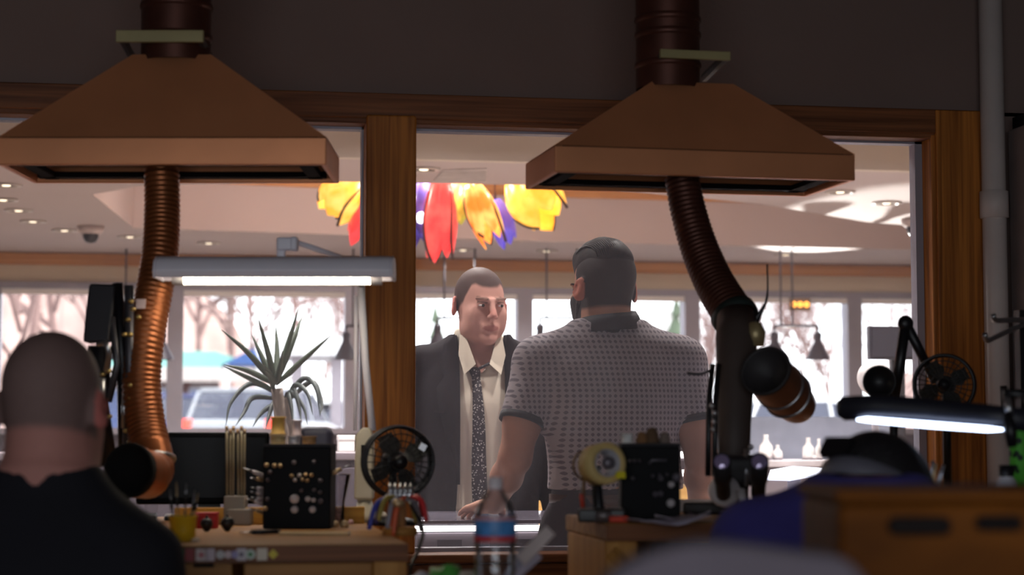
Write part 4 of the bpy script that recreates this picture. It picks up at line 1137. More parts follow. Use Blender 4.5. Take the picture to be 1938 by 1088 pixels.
# glass beaker and clutter between block and lamp
p = at(640, 955, 4.08); z0 = ZB1
t = thing('glass_beaker', 'small clear glass beaker between the left tool block and the lamp base', 'beaker', (p.x, p.y, ZB1))
MB().lathe((p.x, p.y, ZB1), [(.014, 0), (.014, .05), (.017, .062), (.026, .105), (.0265, .107), (.0255, .105), (.0155, .06), (.0125, .05), (.0125, .003), (0, .003)]).build('vessel', glass('beaker_glass', (.93, .93, .95), .14), t)
MB().lathe((p.x, p.y, ZB1 + .004), [(0, 0), (.012, 0), (.012, .03), (0, .03)]).build('contents', mat('beads_pink', (190, 150, 140), .4, var=.4, scale=200), t)
for i, (x, y, rp, m) in enumerate(((634, 990, 8, M_pg), (652, 992, 9, M_pg), (664, 985, 6, mat('bead_pink', (206, 160, 160), .3)), (645, 984, 7, M_pw))):
    q = at(x, y, 698 / (y + 6 - 820)); q.z = ZB1 + pm(rp, 4.0) * .8
    MB().lathe((q.x, q.y, ZB1), [(0, 0), (pm(rp, 4) * .8, 0), (pm(rp, 4), pm(rp, 4) * .7), (pm(rp, 4) * .6, pm(rp, 4) * 1.4), (0, pm(rp, 4) * 1.5)], seg=12).build('polishing_tip', m,
        label=('brass polishing tip nearest the left tool block', 'brass polishing tip in the middle of the small group by the lamp base', 'pink polishing tip nearest the lamp base', 'white polishing tip at the back of the small group by the lamp base')[i], cat='polishing tip')

# ================================================================ PLIERS ON THEIR RACK
p = at(757, 1012, 3.64); pc = Vector((p.x, p.y, ZB1))
t = thing('plier_rack', 'small wooden rack with a wire ring holding pliers at the bench corner', 'rack', pc)
MB().lathe(pc, [(0, 0), (.034, 0), (.034, .012), (.028, .016), (0, .016)]).build('base', M_benchZ, t)
MB().cyl(pc, pc + Vector((0, 0, .075)), .012, .010).build('post', wood('rack_block', (176, 128, 84), (140, 92, 56), 'Z'), t)
MB().torus(pc + Vector((0, 0, .075)), (0, 0, 1), .026, .003).build('ring', M_steel, t)
PL = [('blue', (52, 60, 150), (698, 1002), (712, 990)), ('olive yellow', (150, 134, 66), (716, 985), (788, 988)), ('grey', (140, 136, 146), (733, 1000), (797, 1004)), ('orange', (206, 96, 62), (744, 1014), (737, 1012)), ('red', (196, 44, 48), (808, 986), (800, 976))]
for i, (nm, rgb, e0, e1) in enumerate(PL):
    hx = 740 + 9 * i; t = thing('pliers', 'pliers with %s handles hung head-up on the rack at the bench corner' % nm, 'pliers', at(hx, 940, 3.62))
    m = mat('grip_' + nm.replace(' ', '_'), rgb, .45)
    for e, dd in ((e0, 3.58), (e1, 3.66)):
        a = at(hx, 938, 3.62); b = at(*e, dd); mid = a.lerp(b, .45) + Vector(((b.x - a.x) * .22, -.008, .012))
        P = spline([a, mid, b], 5); MB().tube(P, [.003, .0038, .0045, .005, .0052, .005, .005, .005, .0048, .0045, .004], 8).build('handle', m, t)
    MB().ell(at(hx, 937, 3.62), (.008, .004, .008), 12, 8).build('pivot', M_steel, t)
    MB().tube([at(hx, 935, 3.62), at(hx + i - 2, 915, 3.63)], [.006, .0018], 8).build('jaw', M_steel, t)
P = spline([at(775, 950, 3.6), at(800, 1000, 3.55), at(792, 1040, 3.5), at(778, 1072, 3.45), at(776, 1120, 3.40)], 6)
MB().tube(P, .0035, 8).build('cable', M_black, label='thin black cable hanging over the bench corner from the pliers rack', cat='cable')
p = at(765, 920, 3.64)
MB().ell(at(754, 952, 3.57), (.012, .008, .008), 12, 8).build('clamp_head', M_pg, label='pale brass clamp head in front of the pliers', cat='clamp')

# ================================================================ RIGHT BENCH TOOLS
pegs = [(1235, 900, 4, M_pd), (1248, 899, 3.5, M_pd), (1262, 898, 3.5, M_pd), (1250, 905, 6, M_pd), (1270, 917, 6.5, M_pw), (1269, 952, 8, M_pw), (1240, 935, 6, M_pd), (1250, 934, 6, M_pd), (1192, 872, 3.5, M_pd), (1201, 872, 3.5, M_pd), (1210, 872, 3.5, M_pd), (1280, 903, 9, M_pd), (1198, 905, 4, M_pd)]
t = tool_block('black tool block behind the tape rolls on the right bench', 1176, 1288, 845, 990, 3.5, ZB2, .11, pegs)
MB().tube([at(1228, 878, 3.49), at(1234, 871, 3.49), at(1262, 871, 3.49)], .0025, 6).build('wire_staple', M_pd, t)
spool('white spool at the left of the right tool block top', 1187, 843, 3.56, 12, 22, M_white)
for i, (x, y, r, rgb) in enumerate(((1215, 843, 11, (130, 92, 60)), (1234, 843, 13, (96, 72, 52)), (1258, 843, 10, (120, 104, 96)))):
    q = at(x, y, 3.56); m = MB().lathe(q, [(0, 0), (pm(r, 3.56), 0), (pm(r * 1.05, 3.56), pm(10, 3.56)), (pm(r * .8, 3.56), pm(20 + 6 * (i == 1), 3.56)), (pm(r * .5, 3.56), pm(25 + 8 * (i == 1), 3.56)), (0, pm(26 + 8 * (i == 1), 3.56))], seg=14)
    m.build('buff_wheel', mat('felt_%d' % i, rgb, .9), label=('small brown felt buff left of the tall one on the right tool block', 'tall dark brown felt buff in the middle of the right tool block', 'grey-brown felt buff at the right end of the right tool block')[i], cat='buff')
# masking-tape dispenser: a wide roll facing us
c_ = at(1140, 878, 3.46); ax = (-FH + RIGHT * .45 + Vector((0, 0, .12))).normalized()
t = thing('tape_roll', 'wide roll of masking tape propped up at the left of the right tool block', 'tape roll', (c_.x, c_.y, ZB2))
r = pm(39, 3.46)
MB().lathe(c_ - ax * .024, [(r * .68, 0), (r, 0), (r, .045), (r * .68, .045), (r * .68, 0)], axis=ax, seg=36).build('tape', mat('masking_tape', (206, 178, 116), .6), t)
MB().lathe(c_ - ax * .024, [(r * .62, .001), (r * .68, .001), (r * .68, .046), (r * .62, .046), (r * .62, .001)], axis=ax, seg=36).build('core', mat('core_grey', (170, 166, 172), .5), t)
MB().ell(c_ + ax * .02 - RIGHT * -.002, (.012, .008, .012), 12, 8).build('spindle', M_pd, t)
MB().box(c_ + ax * .024 + RIGHT * .022 - Vector((0, 0, .022)), (.018, .004, .012), rotz(.2)).build('yellow_label', mat('label_yellow', (222, 206, 40), .5), t)
h = c_.z - ZB2
MB().tube([c_ - ax * .03, Vector((c_.x, c_.y + .035, ZB2 + .03)), Vector((c_.x, c_.y + .02, ZB2))], .010, 8).build('holder', M_black, t)
MB().box((c_.x, c_.y + .01, ZB2 + .012), (.085, .07, .024), rotz(-.2)).build('holder_base', M_black, t, bevel=.004)
a, b = at(1098, 900, 3.62), at(1104, 968, 3.62); b.z = ZB2 + .004
t = thing('screwdriver', 'small red-handled tool leaning at the left of the tape roll', 'hand tool', b)
MB().tube([b, a.lerp(b, .5), a.lerp(b, .45)], [.004, .0045, .003], 8).build('handle', mat('grip_red2', (196, 60, 36), .4), t); MB().tube([a, a.lerp(b, .5)], [.001, .002], 6).build('shaft', M_steel, t)
# loose spring-steel ring left of the tape
MB().torus(at(1105, 880, 3.64), -FH + RIGHT * .8, pm(26, 3.64), .0022).tube([at(1105, 905, 3.64), Vector((at(1105, 905, 3.64).x, at(1105, 905, 3.64).y, ZB2))], .003, 6).build('wire_ring', mat('wire_bronze', (140, 110, 80), .35, .7), label='bronze wire ring standing left of the tape roll', cat='wire ring')
# tin of small pieces under the roll
q = at(1140, 975, 3.32)
MB().lathe((q.x + .03, 3.40, ZB2), [(0, .01), (.026, .01), (.027, .012), (.028, .0), (.030, 0), (.030, .02), (.028, .021), (.027, .012)], seg=24).build('parts_tin', mat('tin_dim', (100, 92, 92), .4, .5), label='shallow dim tin under the tape roll', cat='tin')
a, b = at(1130, 968, 3.5), at(1168, 984, 3.48); a.z = ZB2 + .03; b.z = ZB2 + .01
t = thing('tweezers', 'steel tweezers lying under the tape roll on the right bench', 'tweezers', a)
for s in (-1, 1): MB().tube([a, a.lerp(b, .5) + Vector((0, .004 * s, .002 * s)), b + Vector((0, .002 * s, 0))], [.003, .0035, .001], 6).build('arm', M_steel, t)
# papers lying on the right bench
for i, (x0, x1, dd, ro) in enumerate(((1195, 1330, 3.38, .1), (1240, 1345, 3.45, -.25))):
    q = at((x0 + x1) / 2, 1000, dd); w = pm(x1 - x0, dd); m3 = rotz(ro); nx, vs, fs = 8, [], []
    for ix in range(nx + 1):
        for iy in range(4):
            u, v = ix / nx - .5, iy / 3 - .5; vs.append(Vector((q.x, q.y, ZB2 + .002 + .004 * i + .014 * abs(u) ** 2 * 4 * (1 if u > 0 else .3) + .003 * math.sin(9 * u + 3 * v))) + m3 @ Vector((u * w, v * .11, 0)))
    fs = [(ix * 4 + iy, ix * 4 + iy + 1, (ix + 1) * 4 + iy + 1, (ix + 1) * 4 + iy) for ix in range(nx) for iy in range(3)]
    o = MB().add(vs, fs, True).build('paper_sheet', mat('paper_lilac_%d' % i, (176 + 14 * i, 168 + 12 * i, 186 + 8 * i), .8), label=('creased grey-lilac sheet lying in front of the right tool block', 'paler sheet under the creased one, towards the microscope')[i], cat='paper')
    s = o.modifiers.new('t', 'SOLIDIFY'); s.thickness = .0012
a = at(1190, 1001, 3.3); a.z = ZB2 + .004
MB().b2((a.x - .008, 3.36, ZB2), (a.x + .028, 3.375, ZB2 + .012)).build('eraser', mat('eraser_red', (214, 74, 54), .6), bevel=.004, label='small red eraser on the front edge of the right bench', cat='eraser')

# ---- microscope on its stand
t = thing('microscope', 'black stereo microscope on a tall column, purple-coated eyepieces facing us', 'microscope', at(1392, 990, 3.75))
dM = 3.75
M_scope = mat('scope_black', (44, 40, 42), .5, var=.1)
ct, cb = at(1394, 604, 4.05), at(1388, 985, 3.85); cb.z = ZB2 + .02
MB().tube([ct, at(1394, 640, 4.0), at(1390, 800, 3.9), cb], [.042, .044, .034, .030], 20).build('column', mat('scope_brown_black', (72, 60, 56), .6, var=.1), t)
for x in (1340, 1352):
    MB().tube([at(x + 8, 690, 3.9), at(x + 2, 760, 3.86), at(x, 900, 3.8)], .006, 8).build('side_rail', M_black, t)
for x, y in ((1353, 782), (1351, 798), (1350, 813), (1347, 768), (1421, 846), (1421, 866)):
    MB().ell(at(x, y, 3.8), (.006, .006, .006), 10, 6).build('set_screw', M_steel, t)
hd_ = at(1400, 890, 3.72)
MB().box(hd_, (.085, .07, .06), rotz(-YAW)).build('head', M_scope, t, bevel=.014)
for i, x in enumerate((1366, 1437)):
    p0 = at(x + (3 if i == 0 else -2), 935, 3.66); p1 = at(x, 874, 3.5)
    axv = (p1 - p0).normalized(); r = pm(18, 3.5)
    e = MB().tube([p0, p0.lerp(p1, .45), p0.lerp(p1, .5), p1], [r * .8, r * .85, r, r], 20).build('eyepiece', M_scope, t)
    MB().lathe(p1, [(r * .98, -.004), (r * 1.02, .001), (r * .85, .003), (r * .8, .001)], axis=axv).build('eyecup', M_black, e)
    MB().lathe(p1, [(r * .85, .001), (r * .5, .004), (0, .0055)], axis=axv).build('lens', mat('lens_purple', (156, 138, 176), .08, .25, spec=1.), e)
kn = at(1372, 930, 3.68)
MB().lathe(kn, [(0, .012), (pm(26, 3.68), .010), (pm(30, 3.68), .0), (pm(30, 3.68), -.02), (0, -.02)], axis=-FH, seg=32).build('focus_knob', mat('knob_white', (196, 188, 190), .4), t)
MB().tube([at(1402, 928, 3.64), at(1407, 960, 3.62)], [.010, .007], 10).build('lamp_tip', mat('knob_white', (196, 188, 190), .4), t)
MB().tube([at(1412, 850, 3.7), at(1412, 920, 3.68)], .004, 8).build('chrome_pin', M_steel, t)
bb = Vector((cb.x, cb.y, ZB2))
MB().box((bb.x, bb.y, ZB2 + .012), (.22, .18, .024), rotz(-YAW)).build('base', M_scope, t, bevel=.006)
P = spline([at(1300, 706, 3.85), at(1325, 708, 3.85), at(1345, 700, 3.85), at(1352, 690, 3.86)], 5)
MB().tube(P, .003, 6).build('cable', M_black, t)

# ---- articulated black lamp, jar, pot, green can at the far right
t = thing('articulated_lamp', 'black articulated lamp folded behind the right desk fan, its round head to the left', 'lamp', at(1692, 960, 4.22))
a0, a1, a2, a3 = at(1690, 955, 4.22), at(1692, 760, 4.2), at(1714, 612, 4.2), at(1770, 722, 4.24)
a0.z = ZB2 + .01
MB().tube([a0, a1], .009, 10).build('lower_pole', M_black, t)
MB().tube([a1, a2], [.011, .012], 10).build('middle_arm', M_black, t)
MB().tube([a2, a3], [.012, .010], 10).build('upper_arm', M_black, t)
MB().ell(a2, (.018, .014, .018), 14, 8).build('elbow', M_black, t)
hc = at(1668, 723, 4.14)
MB().lathe(hc + FH * .02, [(0, 0), (.018, 0), (.033, .02), (.036, .045), (.033, .046), (.028, .03), (0, .028)], axis=(-FH + RIGHT * -.2)).build('head', M_black, t)
MB().tube([hc + FH * .02, at(1690, 757, 4.18)], .008, 8).build('head_arm', M_black, t)
MB().lathe((a0.x, a0.y, ZB2), [(0, 0), (.05, 0), (.05, .012), (.02, .02), (0, .02)]).build('base', M_black, t)
p = at(1757, 985, 3.5)
t = thing('tool_pot', 'pale green-rimmed pot of tweezers beside the dark-haired man', 'pot', (p.x, p.y, ZB2))
zr_ = at(1757, 914, 3.5).z
MB().lathe((p.x, p.y, ZB2), [(0, 0), (.017, 0), (.0195, zr_ - ZB2 - .006), (.0205, zr_ - ZB2 - .006), (.0205, zr_ - ZB2), (.0185, zr_ - ZB2), (.016, .004), (0, .004)]).build('pot', mat('pot_pale', (170, 186, 170), .45), t)
for i, (x, y, m) in enumerate(((1771, 878, M_pg), (1786, 880, M_steel), (1766, 872, M_steel))):
    q = Vector((p.x + .006 * (i - 1), p.y, ZB2 + .006)); tt = thing('tweezers', ('brass-coloured tweezers leaning in the pale pot', 'steel tweezers leaning right in the pale pot', 'steel probe standing upright in the pale pot')[i], 'tweezers', q)
    e = at(x, y, 3.48)
    for s in (-1, 1): MB().tube([q, q.lerp(e, .6) + Vector((.003 * s, 0, 0)), e + Vector((.0012 * s, 0, 0))], [.001, .0025, .0022], 6).build('arm', m, tt)
p = at(1906, 985, 3.45)
t = thing('jar', 'white plastic jar with a black cap at the right end of the bench', 'jar', (p.x, p.y, ZB2))
h = at(1906, 880, 3.45).z - ZB2
MB().lathe((p.x, p.y, ZB2), [(0, 0), (.020, 0), (.021, .004), (.021, h * .62), (.018, h * .72), (.0125, h * .78), (.0125, h * .82), (0, h * .82)]).build('body', mat('jar_white', (190, 188, 192), .45), t)
MB().lathe((p.x, p.y, ZB2 + h * .8), [(.0135, 0), (.0135, h * .2), (0, h * .2)]).build('cap', M_black, t)
p = at(1932, 985, 3.62)
t = thing('spray_can', 'bright green can with black markings at the right edge', 'can', (p.x, p.y, ZB2))
h = at(1932, 790, 3.62).z - ZB2
MB().lathe((p.x, p.y, ZB2), [(0, 0), (.019, 0), (.019, h * .85), (.014, h * .93), (.006, h * .94), (0, h * .94)]).build('body', specks('green_marked', (92, 190, 60), (20, 40, 24), 55, .3), t)
MB().lathe((p.x, p.y, ZB2 + h * .93), [(.008, 0), (.008, h * .07), (0, h * .07)]).build('nozzle', M_white, t)

# ---- white pipe and locker at the right end of the partition
q = on_y(1884, 600, PY - .05); r = pm(22.5, 4.95)
t = thing('drain_pipe', 'white vertical pipe with a coupling beside the right jamb', 'pipe', (q.x, PY - .055, 0))
M_pvc = mat('pvc_white', (196, 184, 180), .5, var=.04)
MB().cyl((q.x, PY - .055, 0), (q.x, PY - .055, ZC), r, seg=24).build('pipe', M_pvc, t)
zc_ = on_y(1884, 388, PY - .05).z
MB().lathe((q.x, PY - .055, zc_), [(r, -.036), (r * 1.2, -.034), (r * 1.2, .034), (r, .036)]).build('coupling', M_pvc, t)
q = on_y(1912, 500, 4.66); zl_ = on_y(1925, 240, 4.6).z
t = thing('steel_locker', 'tall grey steel locker cut by the right edge of the picture', 'locker', (q.x + .25, 4.5, 0))
MB().b2((q.x, 4.37, 0), (q.x + .5, 4.66, zl_)).build('body', mat('locker_grey', (128, 114, 112), .5), t, bevel=.005)
MB().b2((q.x + .012, 4.352, .08), (q.x + .488, 4.37, zl_ - .02)).build('door', mat('locker_grey', (128, 114, 112), .5), t, bevel=.003)
MB().b2((q.x + .05, 4.34, 1.0), (q.x + .065, 4.352, 1.12)).build('handle', M_black, t)
MB().b2((q.x + .005, 4.4, zl_), (q.x + .45, 4.64, zl_ + .03)).build('top_gap', M_black, t)  # black slab standing for the dark gap above the locker
# wall hook with clamps in front of it
t = thing('hook_rack', 'dark metal hook rack with hanging clamps at the right edge', 'hook rack', at(1938, 640, 4.1))
MB().b2(tuple(at(1935, 880, 4.2) + Vector((0, 0, 0))), tuple(at(1965, 585, 4.2) + Vector((0, .06, 0)))).build('backbone', M_black, t)
MB().tube(spline([at(1940, 605, 4.15), at(1905, 606, 4.1), at(1884, 606, 4.05), at(1880, 596, 4.04)], 4), .006, 8).build('upper_hook', M_steel, t)
MB().tube(spline([at(1940, 612, 4.15), at(1905, 628, 4.1), at(1880, 640, 4.05), at(1868, 644, 4.03), at(1864, 632, 4.02)], 4), .006, 8).build('lower_hook', M_steel, t)
MB().tube([at(1900, 742, 4.1), at(1940, 742, 4.1)], .006, 8).build('clamp_bar', M_steel, t)
MB().tube([at(1899, 730, 4.1), at(1902, 790, 4.1)], .008, 8).build('clamp_screw', M_black, t)

# ================================================================ FOREGROUND BENCH: bottle, paper, bag
dW = 2.9; s = dW / F; pb = at(937, 1088, dW); pb.z = ZB0
zof = lambda py: at(937, py, dW).z - ZB0
t = thing('water_bottle', 'clear plastic water bottle with a blue and red label in the centre foreground', 'bottle', pb)
H = zof(903)
M_pet = glass('bottle_plastic', (.90, .92, .95), .16, haze=.05, hazec=(.8, .82, .85), rough=.08)
pr = [(0, .004), (.024, 0), (.031, .006), (.0315, .03)]
for i in range(5):
    z = .04 + i * .018
    if z + .012 < zof(1030): pr += [(.0315, z), (.0295, z + .006), (.0315, z + .012)]
pr += [(.0318, zof(1026)), (.0318, zof(980)), (.0305, zof(968)), (.026, zof(953)), (.018, zof(938)), (.0125, zof(928)), (.011, zof(922)), (.011, zof(915))]
MB().lathe(pb, pr, seg=32).build('body', M_pet, t)
MB().lathe(pb, [(.0112, zof(926)), (.0118, zof(924)), (.0118, zof(904)), (.0105, zof(903)), (0, zof(903))], seg=24).build('cap', mat('cap_white', (206, 196, 200), .45), t)
lb = MB().lathe(pb, [(.0322, zof(1024)), (.0324, zof(1023)), (.0324, zof(979)), (.0322, zof(978))], seg=32).build('label', mat('label_blue', (72, 130, 190), .45, var=.35, scale=40), t)
MB().lathe(pb, [(.0326, zof(1024)), (.0326, zof(1013))], seg=32).build('red_band', mat('label_red', (196, 60, 66), .45), lb)
MB().lathe(pb, [(.0326, zof(984)), (.0326, zof(978))], seg=32).build('pink_band', mat('label_pink', (206, 150, 150), .45), lb)
t = thing('paper_roll', 'white folded paper strip leaning behind the water bottle', 'paper', Vector((at(1000, 1060, 3.0).x, at(1000, 1060, 3.0).y, ZB0)))
for i, (a, b, w, g) in enumerate((((1042, 1003), (985, 1062), .020, 0), ((1022, 1050), (975, 1092), .012, .02), ((1000, 1040), (960, 1105), .026, .03))):
    A_, B_ = at(*a, 3.02 + g), at(*b, 2.98 + g); dv = (B_ - A_).normalized(); sd = dv.cross(FH).normalized() * w / 2
    MB().prism([A_ + sd, A_ - sd, B_ - sd, B_ + sd], FH * .008).build('paper_fold', mat('paper_white_%d' % i, ((206, 190, 186), (186, 176, 190), (170, 166, 180))[i], .7), t, bevel=.001)
MB().tube([at(970, 1090, 3.0), Vector((at(965, 1100, 3.0).x, at(965, 1100, 3.0).y, ZB0))], .006, 6).build('stand_stub', M_steel, t)
def crumple(name, label, cat, px, py, d, rx, ry, rz, m, zb, seed):
    rnd = random.Random(seed); c_ = at(px, py, d); mb = MB(); mb.ell((0, 0, 0), (1, 1, 1), 18, 10)
    ph = [rnd.uniform(0, 6) for _ in range(6)]
    for v in mb.v:
        k = 1 + .12 * math.sin(7 * v.x + ph[0]) * math.sin(6 * v.y + ph[1]) + .1 * math.sin(11 * v.z + 5 * v.x + ph[2])
        v.x *= rx * k; v.y *= ry * k; v.z = max(-rz, v.z * rz * k)
    h = c_.z - zb
    for v in mb.v: v += Vector((c_.x, c_.y, zb + rz))
    return mb.build(name, m, label=label, cat=cat)
crumple('plastic_bag', 'crumpled green plastic bag at the bottom, left of the water bottle', 'bag', 843, 1075, 3.0, .036, .03, .036, mat('bag_green', (84, 160, 70), .35, var=.15), ZB0, 3)
crumple('plastic_bag', 'crumpled clear grey plastic wrap beside the green bag', 'bag', 800, 1080, 3.03, .03, .03, .03, mat('bag_clear', (170, 166, 178), .25, var=.1), ZB0, 5)
crumple('plastic_bag', 'pale crumpled plastic wrap between the green bag and the bottle', 'bag', 884, 1085, 2.97, .02, .025, .034, mat('bag_pale', (186, 176, 160), .3, var=.15), ZB0, 8)

# out-of-focus pieces nearest the camera
t = thing('wooden_cabinet', 'blurred brown wooden cabinet with a dark recess at lower right', 'cabinet', Vector((at(1780, 1088, 1.9).x, at(1780, 1088, 1.9).y + .1, 0)))
a = at(1586, 925, 1.85); b = at(2050, 925, 1.85); zt_ = at(1700, 950, 1.85).z
M_cabw = wood('cabinet_brown', (122, 70, 22), (84, 46, 14), 'X', scale=.3, rough=.6)
M_cabw.node_tree.nodes['Principled BSDF'].inputs['Specular IOR Level'].default_value = .08
M_cabw.node_tree.nodes['Principled BSDF'].inputs['Coat Weight'].default_value = 0
cw_ = b - a; rr = rotz(-YAW); cc = (a + b) / 2 + FH * .12
MB().box((cc.x, cc.y, zt_ / 2), (cw_.length, .24, zt_), rr).build('carcass', M_cabw, t, bevel=.01)
q = at(1740, 995, 1.845); MB().box(q, (pm(120, 1.85), .02, pm(36, 1.85)), rr).build('recess', mat('recess_brown_black', (24, 14, 12), .8), t, bevel=.008)
q = at(1890, 990, 1.845); MB().box(q, (pm(90, 1.85), .02, pm(30, 1.85)), rr).build('recess', mat('recess_brown_black', (24, 14, 12), .8), t, bevel=.008)
MB().box((cc.x, cc.y, zt_ + .006), (cw_.length + .005, .25, .012), rr).build('top_board', M_cabw, t, bevel=.003)
# grey padded chair back, very close
a = at(1150, 1088, 1.35); b = at(1640, 1088, 1.35); w = (b - a).length; cc = (a + b) / 2
t = thing('office_chair', 'blurred pale grey padded chair back along the bottom edge', 'chair', (cc.x, cc.y, 0))
bk = MB()
top = spline([at(x, y, 1.35) for x, y in ((1120, 1130), (1170, 1080), (1245, 1044), (1330, 1026), (1420, 1032), (1510, 1044), (1600, 1058), (1660, 1120))], 4)
poly = top + [Vector((cc.x, cc.y, .72)) + RIGHT * (w / 2 * .9), Vector((cc.x, cc.y, .72)) - RIGHT * (w / 2 * .9)]
bk.prism(poly, FH * .06); bk.build('backrest', mat('chair_grey', (106, 97, 106), .9, var=.05), t, bevel=.02)
MB().box((cc.x, cc.y, .52) if False else Vector((cc.x, cc.y, .52)) - FH * .22, (.34, .42, .08), rotz(-YAW)).build('seat', mat('chair_grey', (106, 97, 106), .9, var=.05), t, bevel=.03)
MB().tube([Vector((cc.x, cc.y, .8)) + FH * .05, Vector((cc.x, cc.y, .5)) + FH * .05, Vector((cc.x, cc.y, .48)) - FH * .1], .018, 8).build('back_stem', M_black, t)
MB().cyl(Vector((cc.x, cc.y, .08)) - FH * .22, Vector((cc.x, cc.y, .5)) - FH * .22, .025).build('column', M_black, t)
for k in range(5):
    w_ = k * 2 * math.pi / 5; o = Vector((cc.x, cc.y, .07)) - FH * .22; e = o + Vector((math.cos(w_), math.sin(w_), 0)) * .26
    f = MB().tube([o, e], [.022, .014], 8).build('foot', M_black, t); MB().cyl(e + Vector((-.012, 0, -.04)), e + Vector((.012, 0, -.04)), .03).build('castor', M_black, f)
# ================================================================ SHOP FURNITURE
M_caseg = mat('case_grey', (112, 104, 112), .5, var=.05)
M_led = emit('led_white', (255, 250, 250), 3.2)
ca_, cb_ = on_y(640, 990, 5.37).x, on_y(1330, 990, 5.37).x
t = thing('showcase', 'grey glass-topped sales showcase with a bright light strip between the two men', 'showcase', ((ca_ + cb_) / 2, 5.7, 0))
ZS = 1.035
MB().b2((ca_, 5.40, 0), (cb_, 5.97, .80)).build('cabinet', M_caseg, t, bevel=.004)
MB().b2((ca_, 5.37, ZS - .012), (cb_, 6.0, ZS)).build('glass_top', mat('case_top', (120, 114, 128), .08, var=.03, spec=.8), t, bevel=.002)
MB().b2((ca_ + .02, 5.372, ZS - .032), (cb_ - .02, 5.39, ZS - .016)).build('light_strip', M_led, t)
nd = 5; wdt = (cb_ - ca_) / nd
for i in range(nd):
    dd = MB().b2((ca_ + i * wdt + .012, 5.385, .80), (ca_ + (i + 1) * wdt - .012, 5.40, ZS - .036)).build('sliding_door', M_caseg, t, bevel=.003)
    MB().b2((ca_ + i * wdt + .07, 5.378, ZS - .085), (ca_ + (i + 1) * wdt - .07, 5.386, ZS - .055)).build('finger_pull', mat('case_dark', (78, 72, 82), .5), dd)
MB().b2((ca_, 5.985, .78), (cb_, 5.995, ZS - .012)).build('front_glass', glass('case_glass', gloss=.08), t)
area_light('showcase_strip_light', ((ca_ + cb_) / 2, 5.45, ZS - .03), ((ca_ + cb_) / 2, 5.7, .6), cb_ - ca_ - .1, .02, 4, (1, .97, .95))

t = thing('display_case', 'far lit display case on a wooden base, seen under the patterned sleeve', 'display case', (on_y(1120, 880, 8.8).x, 9.0, 0))
e0, e1 = on_y(960, 880, 8.8).x, on_y(1330, 880, 8.8).x
zf = lambda py: on_y(1015, py, 8.8).z
MB().b2((e0, 8.8, 0), (e1, 9.3, zf(922))).build('base', wood('case_wood', (206, 166, 104), (180, 136, 78), 'X', scale=.5), t)
for py in (866, 901):
    MB().b2((e0, 8.8, zf(py + 5)), (e1, 9.3, zf(py + 1))).build('shelf', M_caseg, t)
    MB().b2((e0, 8.79, zf(py)), (e1, 8.81, zf(py - 10))).build('light_strip', M_led, t)
MB().b2((e0, 8.8, zf(838)), (e1, 9.3, zf(830))).build('top', M_caseg, t)
MB().b2((e0, 9.28, zf(922)), (e1, 9.3, zf(838))).build('back', M_bulk, t)
# tall wall cases beyond, with white jewellery busts
g0, g1 = on_y(1395, 870, 8.3).x, on_y(1775, 870, 8.3).x
zg = on_y(1500, 871, 8.3).z
t = thing('counter', 'long grey counter carrying white jewellery busts beyond the microscope', 'counter', ((g0 + g1) / 2, 8.5, 0))
MB().b2((g0, 8.32, 0), (g1, 8.75, zg - .03)).build('cabinet', M_caseg, t)
MB().b2((g0 - .02, 8.3, zg - .03), (g1 + .02, 8.78, zg)).build('top', mat('counter_pale', (190, 184, 190), .3), t, bevel=.004)
MB().b2((g0, 8.7, zg), (g1, 8.74, zg + .2)).build('upstand', mat('case_blue_grey', (120, 126, 140), .5), t)
M_bust = mat('bust_white', (224, 220, 218), .7)
def bust(label, px, pyt, pyb, d, wpx):
    p = at(px, pyb, d); p = on_y(px, pyb, 8.45); s = 8.5 / F; h = (pyb - pyt) * s; w = wpx * s / 2
    t = thing('jewellery_bust', label, 'bust', (p.x, p.y, zg))
    MB().lathe((p.x, p.y, zg), [(0, 0), (w, 0), (w * 1.05, h * .3), (w * .95, h * .55), (w * .45, h * .72), (w * .34, h * .85), (w * .36, h), (0, h)], seg=16).build('torso', M_bust, t)
    MB().lathe((p.x, p.y, zg), [(0, 0), (w * 1.1, 0), (w * 1.1, .008), (0, .008)], seg=16).build('plinth', M_caseg, t)
for a in (('tall white jewellery bust nearest the microscope', 1450, 822, 871, 8.4, 26), ('short white jewellery bust right of the tall one', 1472, 842, 871, 8.4, 18), ('white jewellery bust under the copper nozzle', 1530, 828, 871, 8.4, 22),
          ('thin white jewellery bust right of the nozzle', 1550, 830, 871, 8.4, 14), ('small white ring stand low on the counter', 1536, 858, 871, 8.4, 20)): bust(*a)
# white lit light pad on the shop side
q = [on_z(x, y, 1.165) for x, y in ((1452, 906), (1458, 889), (1500, 882), (1562, 886), (1540, 899), (1495, 907))]
c_ = sum(q, Vector()) / 6
t = thing('light_pad', 'brightly lit white light pad beyond the microscope', 'light pad', (c_.x, c_.y, 0))
MB().prism([p - Vector((0, 0, .004)) for p in q], (0, 0, .004)).build('pad', emit('pad_white', (226, 232, 255), 1.1), t)
MB().cyl((c_.x, c_.y, .03), (c_.x, c_.y, 1.155), .02).build('pillar', M_caseg, t); MB().lathe((c_.x, c_.y, 0), [(0, 0), (.16, 0), (.16, .02), (0, .03)]).build('foot', M_caseg, t)
